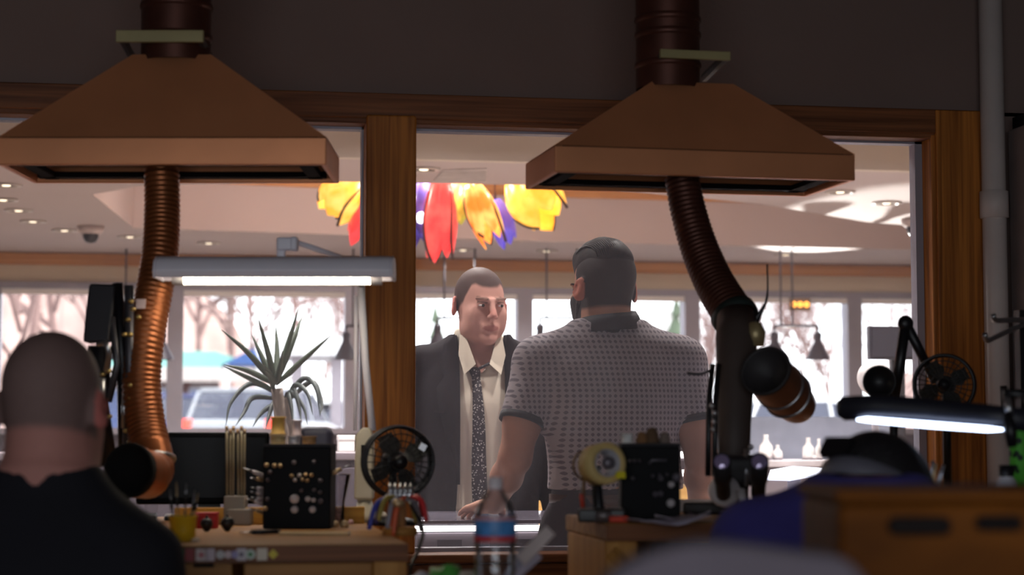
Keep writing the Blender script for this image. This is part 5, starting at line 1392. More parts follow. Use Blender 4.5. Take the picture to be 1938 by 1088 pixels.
# dark screen and white globe lamp beyond the jamb
a, b = on_y(1646, 680, 8.0), on_y(1765, 618, 8.0)
t = thing('display_screen', 'dark flat display screen on a stand beyond the right jamb', 'screen', ((a.x + b.x) / 2, 8.03, 0))
MB().b2((a.x, 8.0, a.z), (b.x, 8.04, b.z)).build('panel', mat('screen_slate', (34, 32, 42), .35), t, bevel=.004)
MB().b2((a.x + .012, 7.995, a.z + .012), (b.x - .012, 8.0, b.z - .012)).build('glass', mat('screen_slate2', (30, 28, 38), .5), t)
MB().b2(((a.x + b.x) / 2 - .03, 8.04, .02), ((a.x + b.x) / 2 + .03, 8.07, b.z - .03)).build('pole', M_black, t); MB().b2((a.x + .02, 7.9, 0), (b.x - .02, 8.2, .02)).build('foot', M_black, t)
p = at(1655, 715, 6.6)
t = thing('globe_lamp', 'unlit white globe lamp on a thin stand left of the right desk fan', 'lamp', (p.x, p.y, 0))
MB().ell(p, (pm(33, 6.6),) * 3, 24, 14).build('globe', mat('globe_white', (206, 200, 200), .5), t)
MB().cyl((p.x, p.y, .02), (p.x, p.y, p.z - .05), .012).build('pole', M_caseg, t); MB().lathe((p.x, p.y, 0), [(0, 0), (.13, 0), (.12, .02), (0, .03)]).build('foot', M_caseg, t)
# dark low cases along the left of the shop
for i, (xa, xb, yy, lab) in enumerate(((-2.6, on_y(688, 880, 7.4).x, 7.4, 'low dark shop cabinet behind the left bench, below the windows'),)):
    t = thing('shop_cabinet', lab, 'cabinet', ((xa + xb) / 2, yy + .25, 0)); zt_ = on_y(660, 856, yy).z
    MB().b2((xa, yy, 0), (xb, yy + .5, zt_ - .03)).build('body', M_dark, t, bevel=.004)
    MB().b2((xa - .01, yy - .015, zt_ - .03), (xb + .01, yy + .52, zt_)).build('top', mat('cabinet_top_grey', (128, 118, 126), .4), t, bevel=.004)
    for k in range(4): MB().b2((xa + .03 + k * (xb - xa) / 4, yy - .012, .1), (xa - .02 + (k + 1) * (xb - xa) / 4, yy, zt_ - .06)).build('door', M_dark, t, bevel=.003)
p = on_y(656, 848, 7.6)
t = thing('gift_box', 'small white box on the shop cabinet left of the oak post', 'box', (p.x, 7.6, zt_))
MB().b2((p.x - .035, 7.57, zt_), (p.x + .03, 7.64, zt_ + .06)).build('tray', M_white, t, bevel=.004); MB().b2((p.x - .037, 7.568, zt_ + .045), (p.x + .032, 7.642, zt_ + .066)).build('lid', M_white, t, bevel=.003)

# ---- pendant lamps over the far tables
M_pend = mat('pendant_dark', (58, 54, 66), .5, var=.05)
def pendant_pair(xa, xb, py, label, d=12.15):
    a, b = at(xa, py, d), at(xb, py, d); t = thing('pendant_lamp', label, 'pendant lamp', (a + b) / 2 - Vector((0, 0, .1)), 'paired pendant lamps')
    for p in (a, b):
        s = MB().lathe(p, [(.078, -.085), (.072, -.07), (.024, .028), (.022, .05), (.026, .06), (.024, .085), (.01, .09), (0, .09)], seg=24).build('shade', M_pend, t)
        MB().lathe(p, [(.075, -.084), (.02, .02), (0, .02)], seg=20).build('shade_lining', M_pend, s)
        MB().cyl(p + Vector((0, 0, .085)), p + Vector((0, 0, .13)), .008).build('neck', M_pend, t)
    u = Vector((0, 0, .13)); MB().cyl(a + u, b + u, .008).build('bar', M_pend, t)
    for f in (.15, .42 if xa > 1400 else .85):
        q = a.lerp(b, f) + u; MB().cyl(q, Vector((q.x, q.y, SC)), .006).build('rod', M_pend, t)
for xa, xb, lab in ((1466, 1548, 'pair of dark conical pendant lamps right of the right copper hose'), (1022, 1105, 'pair of dark conical pendant lamps half behind the patterned-shirt man'), (828, 911, 'pair of dark conical pendant lamps behind the suited man\'s head'),
                    (655, 738, 'pair of dark conical pendant lamps left of the oak post'), (224, 306, 'pair of dark conical pendant lamps behind the left copper hose')):
    pendant_pair(xa, xb, 655 if xa > 1400 or xa < 700 else 640, lab)
# small amber window sign
a, b = on_y(1494, 588, SY1 - .06), on_y(1534, 564, SY1 - .06)
t = thing('window_sign', 'small amber lit sign hanging in the window right of the right copper hose', 'sign', ((a.x + b.x) / 2, a.y, a.z))
MB().b2((a.x, a.y, a.z), (b.x, a.y + .02, b.z)).build('panel', mat('sign_back', (150, 130, 110), .6), t, bevel=.003)
for k in range(3):
    cx_ = a.x + (b.x - a.x) * (.2 + .3 * k); MB().torus((cx_, a.y - .006, (a.z + b.z) / 2), (0, 1, 0), .014, .006, 18, 6).build('glowing_letter', emit('neon_amber', (255, 170, 70), 2.2), t)
MB().tube([(a.x + .02, a.y + .01, b.z), (a.x + .02, a.y + .01, WZ1)], .002, 5).build('chain', M_steel, t)

# ---- chandelier of blown-glass flowers hanging in the ceiling recess
def flower(label, top, tip, d, wpx, c1, c2, n=6, flare=.5, es=1., vein=None, bulb=None, seed=1, squash=1.):
    A_, B_ = at(*top, d), at(*tip, d - .04); rnd = random.Random(seed); ax = (B_ - A_); L = ax.length; ax.normalize()
    t = thing('pendant_flower_lamp', label, 'lamp', A_)
    ref = FH; a = ax.cross(ref).normalized(); b = ax.cross(a); r0 = pm(wpx / 2, d)
    nm = label.split(' glass')[0].replace(' ', '_')
    m = emit('glass_' + nm, c1, es * .74, c2, 9.)
    for k in range(n):
        ph = 2 * math.pi * k / n + rnd.uniform(-.15, .15); tl = rnd.uniform(.82, 1.05); vs = []; S = 12
        for i in range(S + 1):
            u = i / S; r = r0 * (.30 + .72 * math.sin(math.pi * min(.95, .10 + .76 * u)) + flare * .22 * u ** 7)
            hw = (math.pi / n) * 1.35 * (1 - .96 * u ** 9) * (.75 + .25 * math.sin(math.pi * u))
            for q in (-1, -.4, .4, 1):
                w = ph + q * hw + .35 * u * (.5 - rnd.random() * 0); rr = r * (1 + .05 * (abs(q) < .5))
                vs.append(A_ + ax * (L * u * tl) + (a * math.cos(w) + b * math.sin(w) * squash) * rr)
        o = MB().add(vs, [(4 * i + j, 4 * i + j + 1, 4 * i + j + 5, 4 * i + j + 4) for i in range(S) for j in range(3)], True).build('petal', m, t)
        s = o.modifiers.new('t', 'SOLIDIFY'); s.thickness = .005
        if vein and k % 2 == 0:
            P = []
            for i in range(2, S + 1):
                j = 4 * i + 3; P.append(vs[j] + (vs[j] - (A_ + ax * (L * i / S * tl))).normalized() * .004)
            MB().tube(P, [.004 + .004 * (i / len(P)) for i in range(len(P))], 6).build('vein', mat('vein_dark', (60, 30, 14), .5), o)
    MB().tube([A_ + ax * .01, Vector((A_.x, A_.y, CT))], .006, 6).build('stem', mat('vein_dark', (60, 30, 14), .5), t)
    if bulb:
        MB().ell(at(*bulb[0], d - r0 - .015), (bulb[1],) * 3, 14, 8).build('bulb', emit('bulb_' + nm, bulb[2], 3.0), t)
    return t
OR, YE, RE = (255, 140, 34), (255, 200, 70), (238, 62, 62)
dC = 9.75
flower('amber yellow glass flower shade left of the oak post', (676, 336), (618, 408), dC, 88, (255, 178, 52), (255, 214, 110), 5, .3, 1., True, None, 2)
flower('coral red glass flower shade mostly hidden behind the oak post', (722, 350), (672, 462), dC, 62, RE, (230, 80, 84), 6, .6, .8, None, None, 3)
flower('indigo glass flower shade lit white beside the oak post', (800, 340), (796, 462), dC + .1, 58, (56, 48, 120), (96, 84, 170), 5, .3, .55, None, ((797, 412), .030, (235, 240, 255)), 4)
flower('long red glass flower shade hanging lowest in the cluster', (834, 338), (832, 492), dC - .15, 62, (240, 62, 62), (255, 92, 84), 6, .75, .95, True, None, 5)
flower('pale pink glass flower shade above the red one', (862, 325), (858, 372), dC + .2, 36, (255, 160, 120), (255, 190, 150), 5, .2, 1., None, None, 6)
flower('olive green glass flower shade between the red and orange ones', (882, 350), (886, 430), dC + .12, 50, (120, 118, 30), (176, 168, 56), 5, .3, .8, None, None, 7)
flower('bright orange glass flower shade in the middle of the cluster', (893, 350), (936, 460), dC - .12, 58, (255, 130, 30), (255, 206, 110), 6, .3, 1.05, True, None, 8)
flower('violet glass flower shade at lower right of the orange one', (936, 380), (964, 464), dC, 46, (84, 66, 176), (98, 90, 214), 5, .4, .75, None, ((946, 432), .018, (200, 215, 255)), 9)
flower('large golden orange glass flower shade at the right end of the cluster', (978, 334), (1050, 424), dC, 104, (255, 176, 40), (255, 208, 84), 6, .45, 1.05, True, None, 10)
for x, y, c_ in ((640, 385, (1, .86, .74)), (832, 430, (1, .8, .74)), (1012, 392, (1, .86, .74))):  # point lamps added above the shades to brighten the ceiling recess
    pt = bpy.data.lights.new('chandelier_uplight', 'POINT'); pt.energy = 18; pt.color = c_; pt.shadow_soft_size = .04
    o = bpy.data.objects.new('chandelier_uplight', pt); COL.objects.link(o); o.location = at(x, y, dC); o.location.z = CT - .16

# ---- potted plant in the shop
dP = 6.9
base = at(532, 900, dP)
t = thing('potted_plant', 'spiky green dragon plant in front of the street window, above the tool block', 'plant', (base.x, base.y, 0))
MB().lathe((base.x, base.y, 0), [(0, 0), (.13, 0), (.17, .3), (.175, .32), (.155, .32), (.15, .28), (0, .28)]).build('pot', mat('pot_grey', (96, 88, 92), .6), t)
MB().lathe((base.x, base.y, .27), [(0, .02), (.15, .015), (.155, 0)]).build('soil', mat('soil', (50, 38, 30), .95, var=.4, scale=60), t)
M_stem = mat('cane', (112, 100, 92), .8, var=.2, scale=40)
MB().tube(spline([(base.x, base.y, .27), at(534, 880, dP), at(531, 800, dP), at(524, 735, dP)], 5), [.026] * 10 + [.022] * 6, 10).build('stem', M_stem, t)
MB().tube(spline([(base.x + .03, base.y, .27), at(548, 880, dP + .05), at(545, 790, dP + .05), at(538, 752, dP + .05)], 5), [.022] * 16, 10).build('stem', M_stem, t)
M_leaf = mat('leaf_green', (48, 60, 44), .5, var=.2, scale=20); M_leaf2 = mat('leaf_deep', (40, 50, 48), .5, var=.2, scale=20)
def leaf(pts, d, w, m, n=Vector((0, 0, 0))):
    P = spline([at(x, y, dd) for x, y, dd in pts], 6); N = len(P); vs = []
    for i, p in enumerate(P):
        tn = (P[min(i + 1, N - 1)] - P[max(i - 1, 0)]).normalized(); sd = tn.cross(FH).normalized(); u = i / (N - 1)
        ww = w * (.45 + .55 * min(1, u * 4)) * (1 - u ** 2.2) + .0006
        vs += [p - sd * ww + FH * ww * .4, p, p + sd * ww + FH * ww * .4]
    o = MB().add(vs, [(3 * i + j, 3 * i + j + 1, 3 * i + j + 4, 3 * i + j + 3) for i in range(N - 1) for j in (0, 1)], True).build('leaf', m, t)
    s = o.modifiers.new('t', 'SOLIDIFY'); s.thickness = .0012
b0 = (522, 728)
for tx, ty, mx, my, dd in ((419, 624, 470, 668, -.1), (489, 603, 505, 660, -.05), (522, 612, 524, 670, .1), (565, 584, 545, 650, .0), (626, 635, 575, 680, -.1), (476, 632, 498, 680, .05), (422, 690, 470, 702, -.15), (535, 664, 530, 695, -.2), (500, 690, 508, 705, -.22), (571, 600, 556, 640, .1)):
    leaf([(b0[0], b0[1], dP), (mx, my, dP + dd * .5), (tx, ty, dP + dd)], dP, .0115, M_leaf)
for tx, ty, mx, my, dd in ((421, 692, 470, 715, -.1), (500, 700, 512, 716, -.2)): leaf([(b0[0] - 4, b0[1] + 10, dP), (mx, my, dP + dd * .5), (tx, ty, dP + dd)], dP, .010, M_leaf)
for pts in (((538, 752), (478, 725), (438, 760), (427, 806)), ((536, 756), (480, 752), (462, 780), (446, 806)), ((538, 760), (510, 770), (492, 785), (478, 808)), ((542, 752), (575, 716), (598, 735), (606, 790)),
            ((544, 754), (560, 728), (582, 745), (592, 786)), ((544, 758), (556, 738), (566, 770), (570, 800)), ((546, 760), (550, 742), (574, 770), (582, 804)), ((540, 760), (545, 745), (552, 775), (555, 806)), ((540, 758), (520, 760), (508, 790), (503, 812)), ((548, 756), (590, 722), (608, 760), (606, 786))):
    leaf([(x, y, dP + .05 - .04 * i) for i, (x, y) in enumerate(pts)], dP, .010, M_leaf2)
# ================================================================ PEOPLE
def nv(v): v = np.array(v, float); return v / np.linalg.norm(v)
def add_head(f, C, Rm, s, neck=None, ears=True, k=1.):
    C = np.array(C, float); Rm = np.array(Rm, float)
    T = lambda p: C + Rm @ (np.array(p, float) * s)
    E = lambda c, r, k=.015, op='u', M=None: f.ell(T(c), [v * s for v in r], k, op, Rm if M is None else Rm @ np.array(M))
    K = lambda a, b, r0, r1=None, k=.012, op='u': f.cap(T(a), T(b), r0 * s, None if r1 is None else r1 * s, k, op)
    E((0, .014, .036), (.076, .096, .087), .0)
    E((0, -.030, -.030), (.064, .064, .082), .03)
    E((0, -.038, -.078), (.050, .050, .038), .03)
    E((0, -.082, -.102), (.025, .019, .018), .02)
    for sx in (-1, 1):
        E((sx * .046, -.052, -.024), (.020, .030, .020), .025)
        E((sx * .050, -.015, -.070), (.014, .030, .022), .03)
        E((sx * .040, -.050, -.052), (.022, .028, .030), .025)
        E((sx * .033, -.103, .006), (.019, .016, .012), .012, 's')
        E((sx * .032, -.085, .006), (.0135, .011, .0115), .004)                     # eyeball under the lids
        K((sx * .018, -.094, .0125), (sx * .046, -.084, .0115), .0035, .003, .004)    # upper lid
        K((sx * .016, -.099, .024), (sx * .050, -.085, .0265), .0062, .005, .014)      # brow
    K((0, -.093, .018), (0, -.117, -.026), .0085, .0115, .012)
    for sx in (-1, 1): E((sx * .0115, -.107, -.032), (.0085, .010, .0075), .008)
    K((-.022, -.0935, -.0605), (.022, -.0935, -.0605), .0055, None, .012)
    K((-.019, -.0925, -.0735), (.019, -.0925, -.0735), .0065, None, .012)
    K((-.024, -.104, -.0668), (.024, -.104, -.0668), .0028, None, .003, 's')
    if ears:
        for sx in (-1, 1):
            M = Matrix.Rotation(sx * .55, 3, 'Z') @ Matrix.Rotation(-.2, 3, 'X')
            E((sx * .083, .018, -.004), (.0085, .022, .033), .006, 'u', M)
            E((sx * .093, .012, .002), (.006, .011, .018), .004, 's', M)
    return T
def head_colors(V, C, Rm, s, skin, stub, hairline, lips, brow, beard=None, beardc=None):
    L = (V - np.array(C)) @ np.array(Rm) / s
    x, y, z = L[:, 0], L[:, 1], L[:, 2]
    col = np.tile(np.array(lin(skin)), (len(V), 1))
    red = np.array(lin((min(255, skin[0] + 12), skin[1] - 14, skin[2] - 12)))
    ear = (np.abs(x) > .078) & (np.abs(z) < .05) & (y > -.02); col[ear] = red
    ns = ((x / .012) ** 2 + ((z + .022) / .018) ** 2 < 1) & (y < -.1); col[ns] = col[ns] * .6 + red * .4
    h = hairline(x, y, z); w = np.clip(h / .010 + .5, 0, 1)[:, None]
    inhead = ((np.abs(x) < .1) & (np.abs(y) < .14) & (z > -.13))[:, None]
    w = w * inhead * (~ear)[:, None]
    col = col * (1 - w) + np.array(lin(stub)) * w
    if beard is not None:
        w = np.clip(beard(x, y, z) / .008 + .5, 0, 1)[:, None] * inhead; col = col * (1 - w) + np.array(lin(beardc)) * w
    lp = (np.abs(z + .0668) < .0105 * (1 - (x / .03) ** 2)) & (np.abs(x) < .027) & (y < -.085); col[lp] = np.array(lin(lips))
    for sx in (-1, 1):
        xx = sx * x; cz = .0255 + .002 * np.clip((xx - .016) / .034, 0, 1)
        bw = (np.abs(z - cz) < .0042) & (xx > .013) & (xx < .052) & (y < -.07); col[bw] = np.array(lin(brow))
        ld = (np.abs(z - .0135) < .0022) & (xx > .016) & (xx < .047) & (y < -.075); col[ld] = np.array(lin(brow)) * .8
    return col
def eyes(t, C, Rm, s, iris=(70, 80, 90)):
    C = np.array(C, float); Rm = np.array(Rm, float); R3 = Matrix([list(r) for r in Rm])
    for sx in (-1, 1):
        c = Vector(C + Rm @ (np.array((sx * .032, -.0868, .0045)) * s))
        m = MB(); m.ell((0, 0, 0), (.0115 * s, .0098 * s, .0048 * s), 16, 10, R3); m.v = [v + c for v in m.v]
        e = m.build('eyeball', mat('eye_white', (206, 198, 196), .25), t, org=Vector((0, 0, 0)))
        ic = Vector(C + Rm @ (np.array((sx * .032 + .003, -.0958, .0045)) * s)); m = MB(); m.ell((0, 0, 0), (.0052 * s, .0022 * s, .0052 * s), 12, 8, R3); m.v = [v + ic for v in m.v]
        m.build('iris', mat('iris_%d' % iris[0], iris, .2), e, org=Vector((0, 0, 0)))
def add_hand(f, w, fd, nm, side, curl=.35, s=1., k=.012):
    """w wrist, fd finger direction, nm back-of-hand normal, side = +1/-1 thumb side along nm x fd"""
    w = np.array(w, float); fd = nv(fd); nm = nv(np.array(nm, float) - fd * (np.array(nm, float) @ fd)); lat = np.cross(nm, fd)
    P = lambda a, b, c: w + fd * a * s + lat * b * s + nm * c * s
    f.cap(P(-.01, 0, 0), P(.03, 0, 0), .027 * s, .034 * s, .015, n=nm, s=.55)
    f.cap(P(.03, -.016, 0), P(.082, -.020, 0), .024 * s, .021 * s, .015, n=nm, s=.55); f.cap(P(.03, .016, 0), P(.084, .020, 0), .024 * s, .021 * s, .015, n=nm, s=.55)
    for i, (b, L, r) in enumerate(((.031, .070, .0088), (.0105, .080, .0092), (-.0105, .074, .0088), (-.030, .058, .0078))):
        b = b * side; p = P(.088 - .004 * abs(i - 1), b, 0); a = curl * .4
        for j, fr in enumerate((.45, .32, .23)):
            q = p + (fd * math.cos(a) - nm * math.sin(a) + lat * b * .8) * L * fr * s
            f.cap(p, q, (r - .0006 * j) * s, (r - .0006 * (j + 1)) * s, .005); p = q; a += curl
    p = P(.018, .026 * side, -.004)
    for j, (L, r) in enumerate(((.042, .0125), (.032, .0105), (.026, .0088))):
        q = p + (fd * (.72 + .1 * j) + lat * side * (.66 - .16 * j) - nm * .18) * L * s; f.cap(p, q, r * s, (r - .0012) * s, .008); p = q
class Person:
    def __init__(self, label, foot, alpha):
        self.t = thing('person', label, 'person', foot); self.t.rotation_euler = (0, 0, alpha)
        self.o = Vector(foot); self.ri = Matrix.Rotation(-alpha, 3, 'Z')
    def L(self, p): return np.array(self.ri @ (Vector(p) - self.o))
def surf_y(secs, x, z, e=2.3):
    S = np.array(secs, float); v = [float(smooth_interp(np.array([z]), S[:, 0], S[:, i])[0]) for i in range(1, 5)]
    u = min(.98, abs((x - v[0]) / v[2])); return v[1] - v[3] * (1 - u ** e) ** (1 / e)
def sheet(rows, nm, m, t, th=.004):
    n = len(rows[0]); vs = [p for r in rows for p in r]
    o = MB().add(vs, [(i * n + j, i * n + j + 1, (i + 1) * n + j + 1, (i + 1) * n + j) for i in range(len(rows) - 1) for j in range(n - 1)], True).build(nm, m, t, org=Vector((0, 0, 0)))
    s = o.modifiers.new('t', 'SOLIDIFY'); s.thickness = th; s.offset = 0; return o
M_skin = vcol('skin', .7, .06, 70, .05)
def trousers(P, secs_top, hip, zc, m, shoe, kn=.0):
    """hip: half distance of the legs; trousers and shoes down to the floor"""
    f = Field((-.3, -.3, .0), (.3, .3, zc), .011)
    f.stack(secs_top, 0)
    for s in (-1, 1):
        f.cap((s * hip, 0, zc - .16), (s * (hip + .01), -.01, .50), .098, .072, .04); f.cap((s * (hip + .01), -.01, .50), (s * (hip + .015), .02, .07), .070, .062, .03)
    f.build('trousers', m, P.t)
    for s in (-1, 1):
        g = Field((s * hip - .12, -.26, 0), (s * hip + .12, .14, .14), .008); g.cap((s * (hip + .015), .04, .045), (s * (hip + .03), -.15, .04), .045, .042, .02); g.cap((s * (hip + .015), .03, .05), (s * (hip + .015), .03, .12), .045, .05, .02); g.half((0, 0, .006), (0, 0, -1)); g.build('shoe', shoe, P.t)

# ---------------------------------------------------------------- man in the suit
dS_ = 6.3
ft = at(907, 820, dS_); ft.z = 0
SU = Person('standing young man with cropped hair in a dark open suit, white shirt and loosened tie', ft, -YAW + R(6))
t = SU.t
HC_ = np.array((-.002, -.055, 1.700)); HR = np.array(Matrix.Rotation(R(17), 3, 'Z') @ Matrix.Rotation(R(6), 3, 'X')); HS = 1.035
sh_secs = [(.95, 0, 0, .168, .118), (1.1, 0, 0, .165, .115), (1.25, 0, 0, .175, .118), (1.38, 0, .0, .188, .118), (1.47, 0, .006, .180, .100), (1.53, 0, .012, .12, .078), (1.56, 0, .012, .08, .066)]
jk_secs = [(.80, 0, 0, .205, .145), (.95, 0, 0, .198, .138), (1.1, 0, 0, .196, .133), (1.25, 0, 0, .207, .134), (1.38, 0, .0, .226, .134), (1.47, 0, .008, .222, .116), (1.54, 0, .015, .16, .096), (1.605, 0, .02, .098, .082)]
f = Field((-.36, -.26, .74), (.36, .16, 1.86), .0045)
f.stack([(z, a, b, c * .93, d * .93) for z, a, b, c, d in sh_secs], 0)
T = add_head(f, HC_, HR, HS)
f.cap(T((0, .018, -.03)), (0, .012, 1.50), .058, .066, .03)
arms = {}
for s in (-1, 1):
    a, b, c = (s * .195, .015, 1.50), (s * .250, .035, 1.20), (s * .262, -.03, .97)
    f.cap(a, b, .050, .042, .03); f.cap(b, c, .040, .029, .02)
    add_hand(f, np.array(c), (0, -.15, -1), (s, 0, 0), s, .3); arms[s] = (a, b, c)
def hl(x, y, z):
    th = np.arctan2(np.abs(x), -(y - .01))
    return z - np.interp(th, [0, .3, .55, .72, .9, 1.1, 1.45, 1.7, 2.1, 3.2], [.060, .062, .070, .066, .040, .010, -.005, -.02, -.045, -.05])
f.build('body', M_skin, t, lambda V: head_colors(V, HC_, HR, HS, (186, 138, 126), (66, 47, 44), hl, (164, 108, 100), (122, 90, 80)))
eyes(t, HC_, HR, HS, (58, 50, 46))
f = Field((-.24, -.17, 1.02), (.24, .15, 1.60), .006)
f.stack(sh_secs, 0)
f.func(lambda X, Y, Z: np.maximum(np.maximum(np.abs(X) - (Z - 1.475) * .62, Y + .02), 1.475 - Z), 's', .004)
f.cap((0, .012, 1.48), (0, .0, 1.66), .069, .072, .006, 's')
M_shirt = mat('shirt_white', (206, 194, 178), .85, var=.04, scale=14, bump=.15, bscale=18)
f.build('shirt', M_shirt, t)
# standing collar band and its two points
rows = []
for zz_, rr_ in ((1.515, .083), (1.555, .079), (1.60, .075), (1.615, .076), (1.60, .081), (1.55, .088)):
    rows.append([Vector((rr_ * 1.02 * math.sin(w), .010 - rr_ * .93 * math.cos(w), zz_ + .018 * abs(w) / math.pi - .012)) for w in np.linspace(R(28), R(332), 36)])
sheet(rows, 'collar', M_shirt, t, .003)
for s in (-1, 1):
    pts = [(s * .052, -.072, 1.600), (s * .070, -.052, 1.604), (s * .077, -.100, 1.535), (s * .060, -.126, 1.470), (s * .022, -.122, 1.505)]
    MB().prism(pts, (0, -.004, 0)).build('collar_point', M_shirt, t, org=Vector((0, 0, 0)), bevel=.001)
f = Field((-.36, -.30, .80), (.36, .18, 1.62), .006)
f.stack(jk_secs, 0)
for s in (-1, 1):
    a, b, c = arms[s]
    f.cap((s * .05, .02, 1.55), (s * .19, .018, 1.512), .05, .056, .04)
    f.cap(a, b, .064, .056, .03); f.cap(b, c, .056, .045, .02)
f.func(lambda X, Y, Z: np.maximum(np.abs(X - .0) - .074 - .02 * np.clip((1.2 - Z) / .3, 0, 1), Y + .01), 's', .004)
f.stack([(z, a, b, c * 1.015, d * 1.02) for z, a, b, c, d in sh_secs], .003, 's')
f.cap((0, .014, 1.46), (0, .0, 1.70), .082, .084, .006, 's')
for z in (1.32, 1.27, 1.2): pass
M_suit = mat('suit_charcoal', (25, 21, 25), .9, var=.08, scale=60, spec=.12)
f.build('jacket', M_suit, t)
for s in (-1, 1):
    rows = []
    for i in range(15):
        u = i / 14; z = 1.605 - u * .49; xi = .074 + .012 * (1 - u) * (u < .1); xo = xi + (.012 + .062 * (math.sin(math.pi * min(1, (u * 1.15)) ** .8)) * (1 if u < .92 else .6))
        if .27 < u < .33: xo -= .022
        rows.append([Vector((s * x_, surf_y(jk_secs, x_, min(z, 1.52)) - .007 + .35 * max(0, z - 1.52), z)) for x_ in (xi, xi * .5 + xo * .5, xo)])
    sheet(rows, 'lapel', M_suit, t, .004)
MB().b2((-.16, -.128, 1.345), (-.11, -.118, 1.352)).build('breast_pocket', M_suit, t, org=Vector((0, 0, 0)))
# tie
M_tie = specks('tie_speckled', (40, 34, 42), (190, 184, 180), 135, .22)
kn = [(-.024, 1.492, .013), (-.024, 1.482, .018), (-.02, 1.462, .013), (-.018, 1.44, .014), (-.014, 1.36, .018), (-.012, 1.28, .021), (-.012, 1.2, .023), (-.010, 1.12, .025), (-.006, 1.06, .026), (-.004, 1.02, .018), (-.003, .99, .002)]
rows = [[Vector((x + q * w, surf_y(sh_secs, x + q * w, z) - .006 - (.012 if i < 2 else .004) + .004 * abs(q), z)) for q in (-1, -.5, 0, .5, 1)] for i, (x, z, w) in enumerate(kn)]
sheet(rows, 'tie', M_tie, t, .005)
m = MB(); m.ell((-.022, surf_y(sh_secs, -.022, 1.48) - .012, 1.482), (.016, .010, .015), 14, 8); m.build('tie_knot', M_tie, t, org=Vector((0, 0, 0)))
for e in ((-.066, 1.512), (.05, 1.520)):
    P_ = [Vector((-.022 + (e[0] + .022) * u, surf_y(sh_secs, -.022 + (e[0] + .022) * u, 1.485) - .010, 1.485 + (e[1] - 1.485) * u)) for u in (0, .5, 1)]
    MB().tube(P_, [.009, .010, .010], 8, flat=.5).build('tie_loop', M_tie, t, org=Vector((0, 0, 0)))
trousers(SU, [(.80, 0, 0, .16, .12), (.92, 0, 0, .17, .125), (1.05, 0, 0, .160, .112)], .09, 1.05, mat('suit_trousers', (46, 42, 50), .8), mat('shoe_black', (20, 18, 18), .4))

# ---------------------------------------------------------------- man in the patterned polo shirt, back to us
ft = at(1153, 820, 5.22); ft.z = 0
PO = Person('standing bearded man seen from behind in a grey dotted polo shirt, hand on the showcase', ft, math.pi - YAW + R(7))
t = PO.t
HC_ = np.array((.006, -.045, 1.678)); HR = np.array(Matrix.Rotation(R(20), 3, 'Z') @ Matrix.Rotation(R(5), 3, 'X')); HS = 1.05
LA = [PO.L(at(1020, 690, 5.22)), PO.L(at(988, 800, 5.16)), PO.L(at(975, 866, 5.16)), PO.L(at(935, 955, 5.36))]
LA[3][2] = max(LA[3][2], ZS + .045)
hnd = PO.L(at(905, 982, 5.44)); hnd[2] = ZS + .024
RA = [PO.L(at(1288, 690, 5.26)), PO.L(at(1312, 800, 5.22)), PO.L(at(1328, 866, 5.2)), PO.L(at(1322, 955, 5.36))]
RA[3][2] = max(RA[3][2], ZS + .04)
secs = [(1.128, -.014, .01, .186, .138), (1.16, -.014, .01, .184, .137), (1.22, -.012, .0, .183, .134), (1.30, -.006, -.0, .190, .132), (1.38, 0, .0, .205, .130), (1.47, 0, -.004, .206, .112), (1.53, 0, -.006, .150, .088), (1.575, 0, -.008, .085, .068)]
f = Field((-.42, -.5, .95), (.42, .2, 1.84), .005)
f.stack([(z, a, b, c * .9, d * .9) for z, a, b, c, d in secs], 0)
T = add_head(f, HC_, HR, HS)
f.cap(T((0, .022, -.02)), (0, -.0, 1.50), .060, .068, .03)
for A_ in (LA, RA):
    f.cap(A_[0], A_[1], .056, .050, .03); f.cap(A_[1], A_[2], .050, .044, .02); f.cap(A_[2], A_[2] * .6 + A_[3] * .4, .044, .043, .015); f.cap(A_[2] * .6 + A_[3] * .4, A_[3], .042, .028, .02)
add_hand(f, LA[3] + (hnd - LA[3]) * .12, hnd - LA[3] + np.array((0, 0, .01)), (0, 0, 1), -1, .22, 1.05)
add_hand(f, RA[3], (0, -1, -.1), (0, 0, 1), 1, .3, 1.05)
def hlp(x, y, z): return np.where(y < -.02, z - .075, z + .055)
def brd(x, y, z): return np.where((y < -.005) & (z > -.14), np.minimum(-.012 - z, .02 - y * 0 + .0) * (np.abs(x) < .09) - np.where((y < -.08) & (np.abs(x) < .02) & (z > -.05), .05, 0), -.05)
f.build('body', M_skin, t, lambda V: head_colors(V, HC_, HR, HS, (176, 128, 108), (46, 37, 36), hlp, (150, 90, 86), (50, 40, 38), brd, (44, 38, 40)))
eyes(t, HC_, HR, HS)
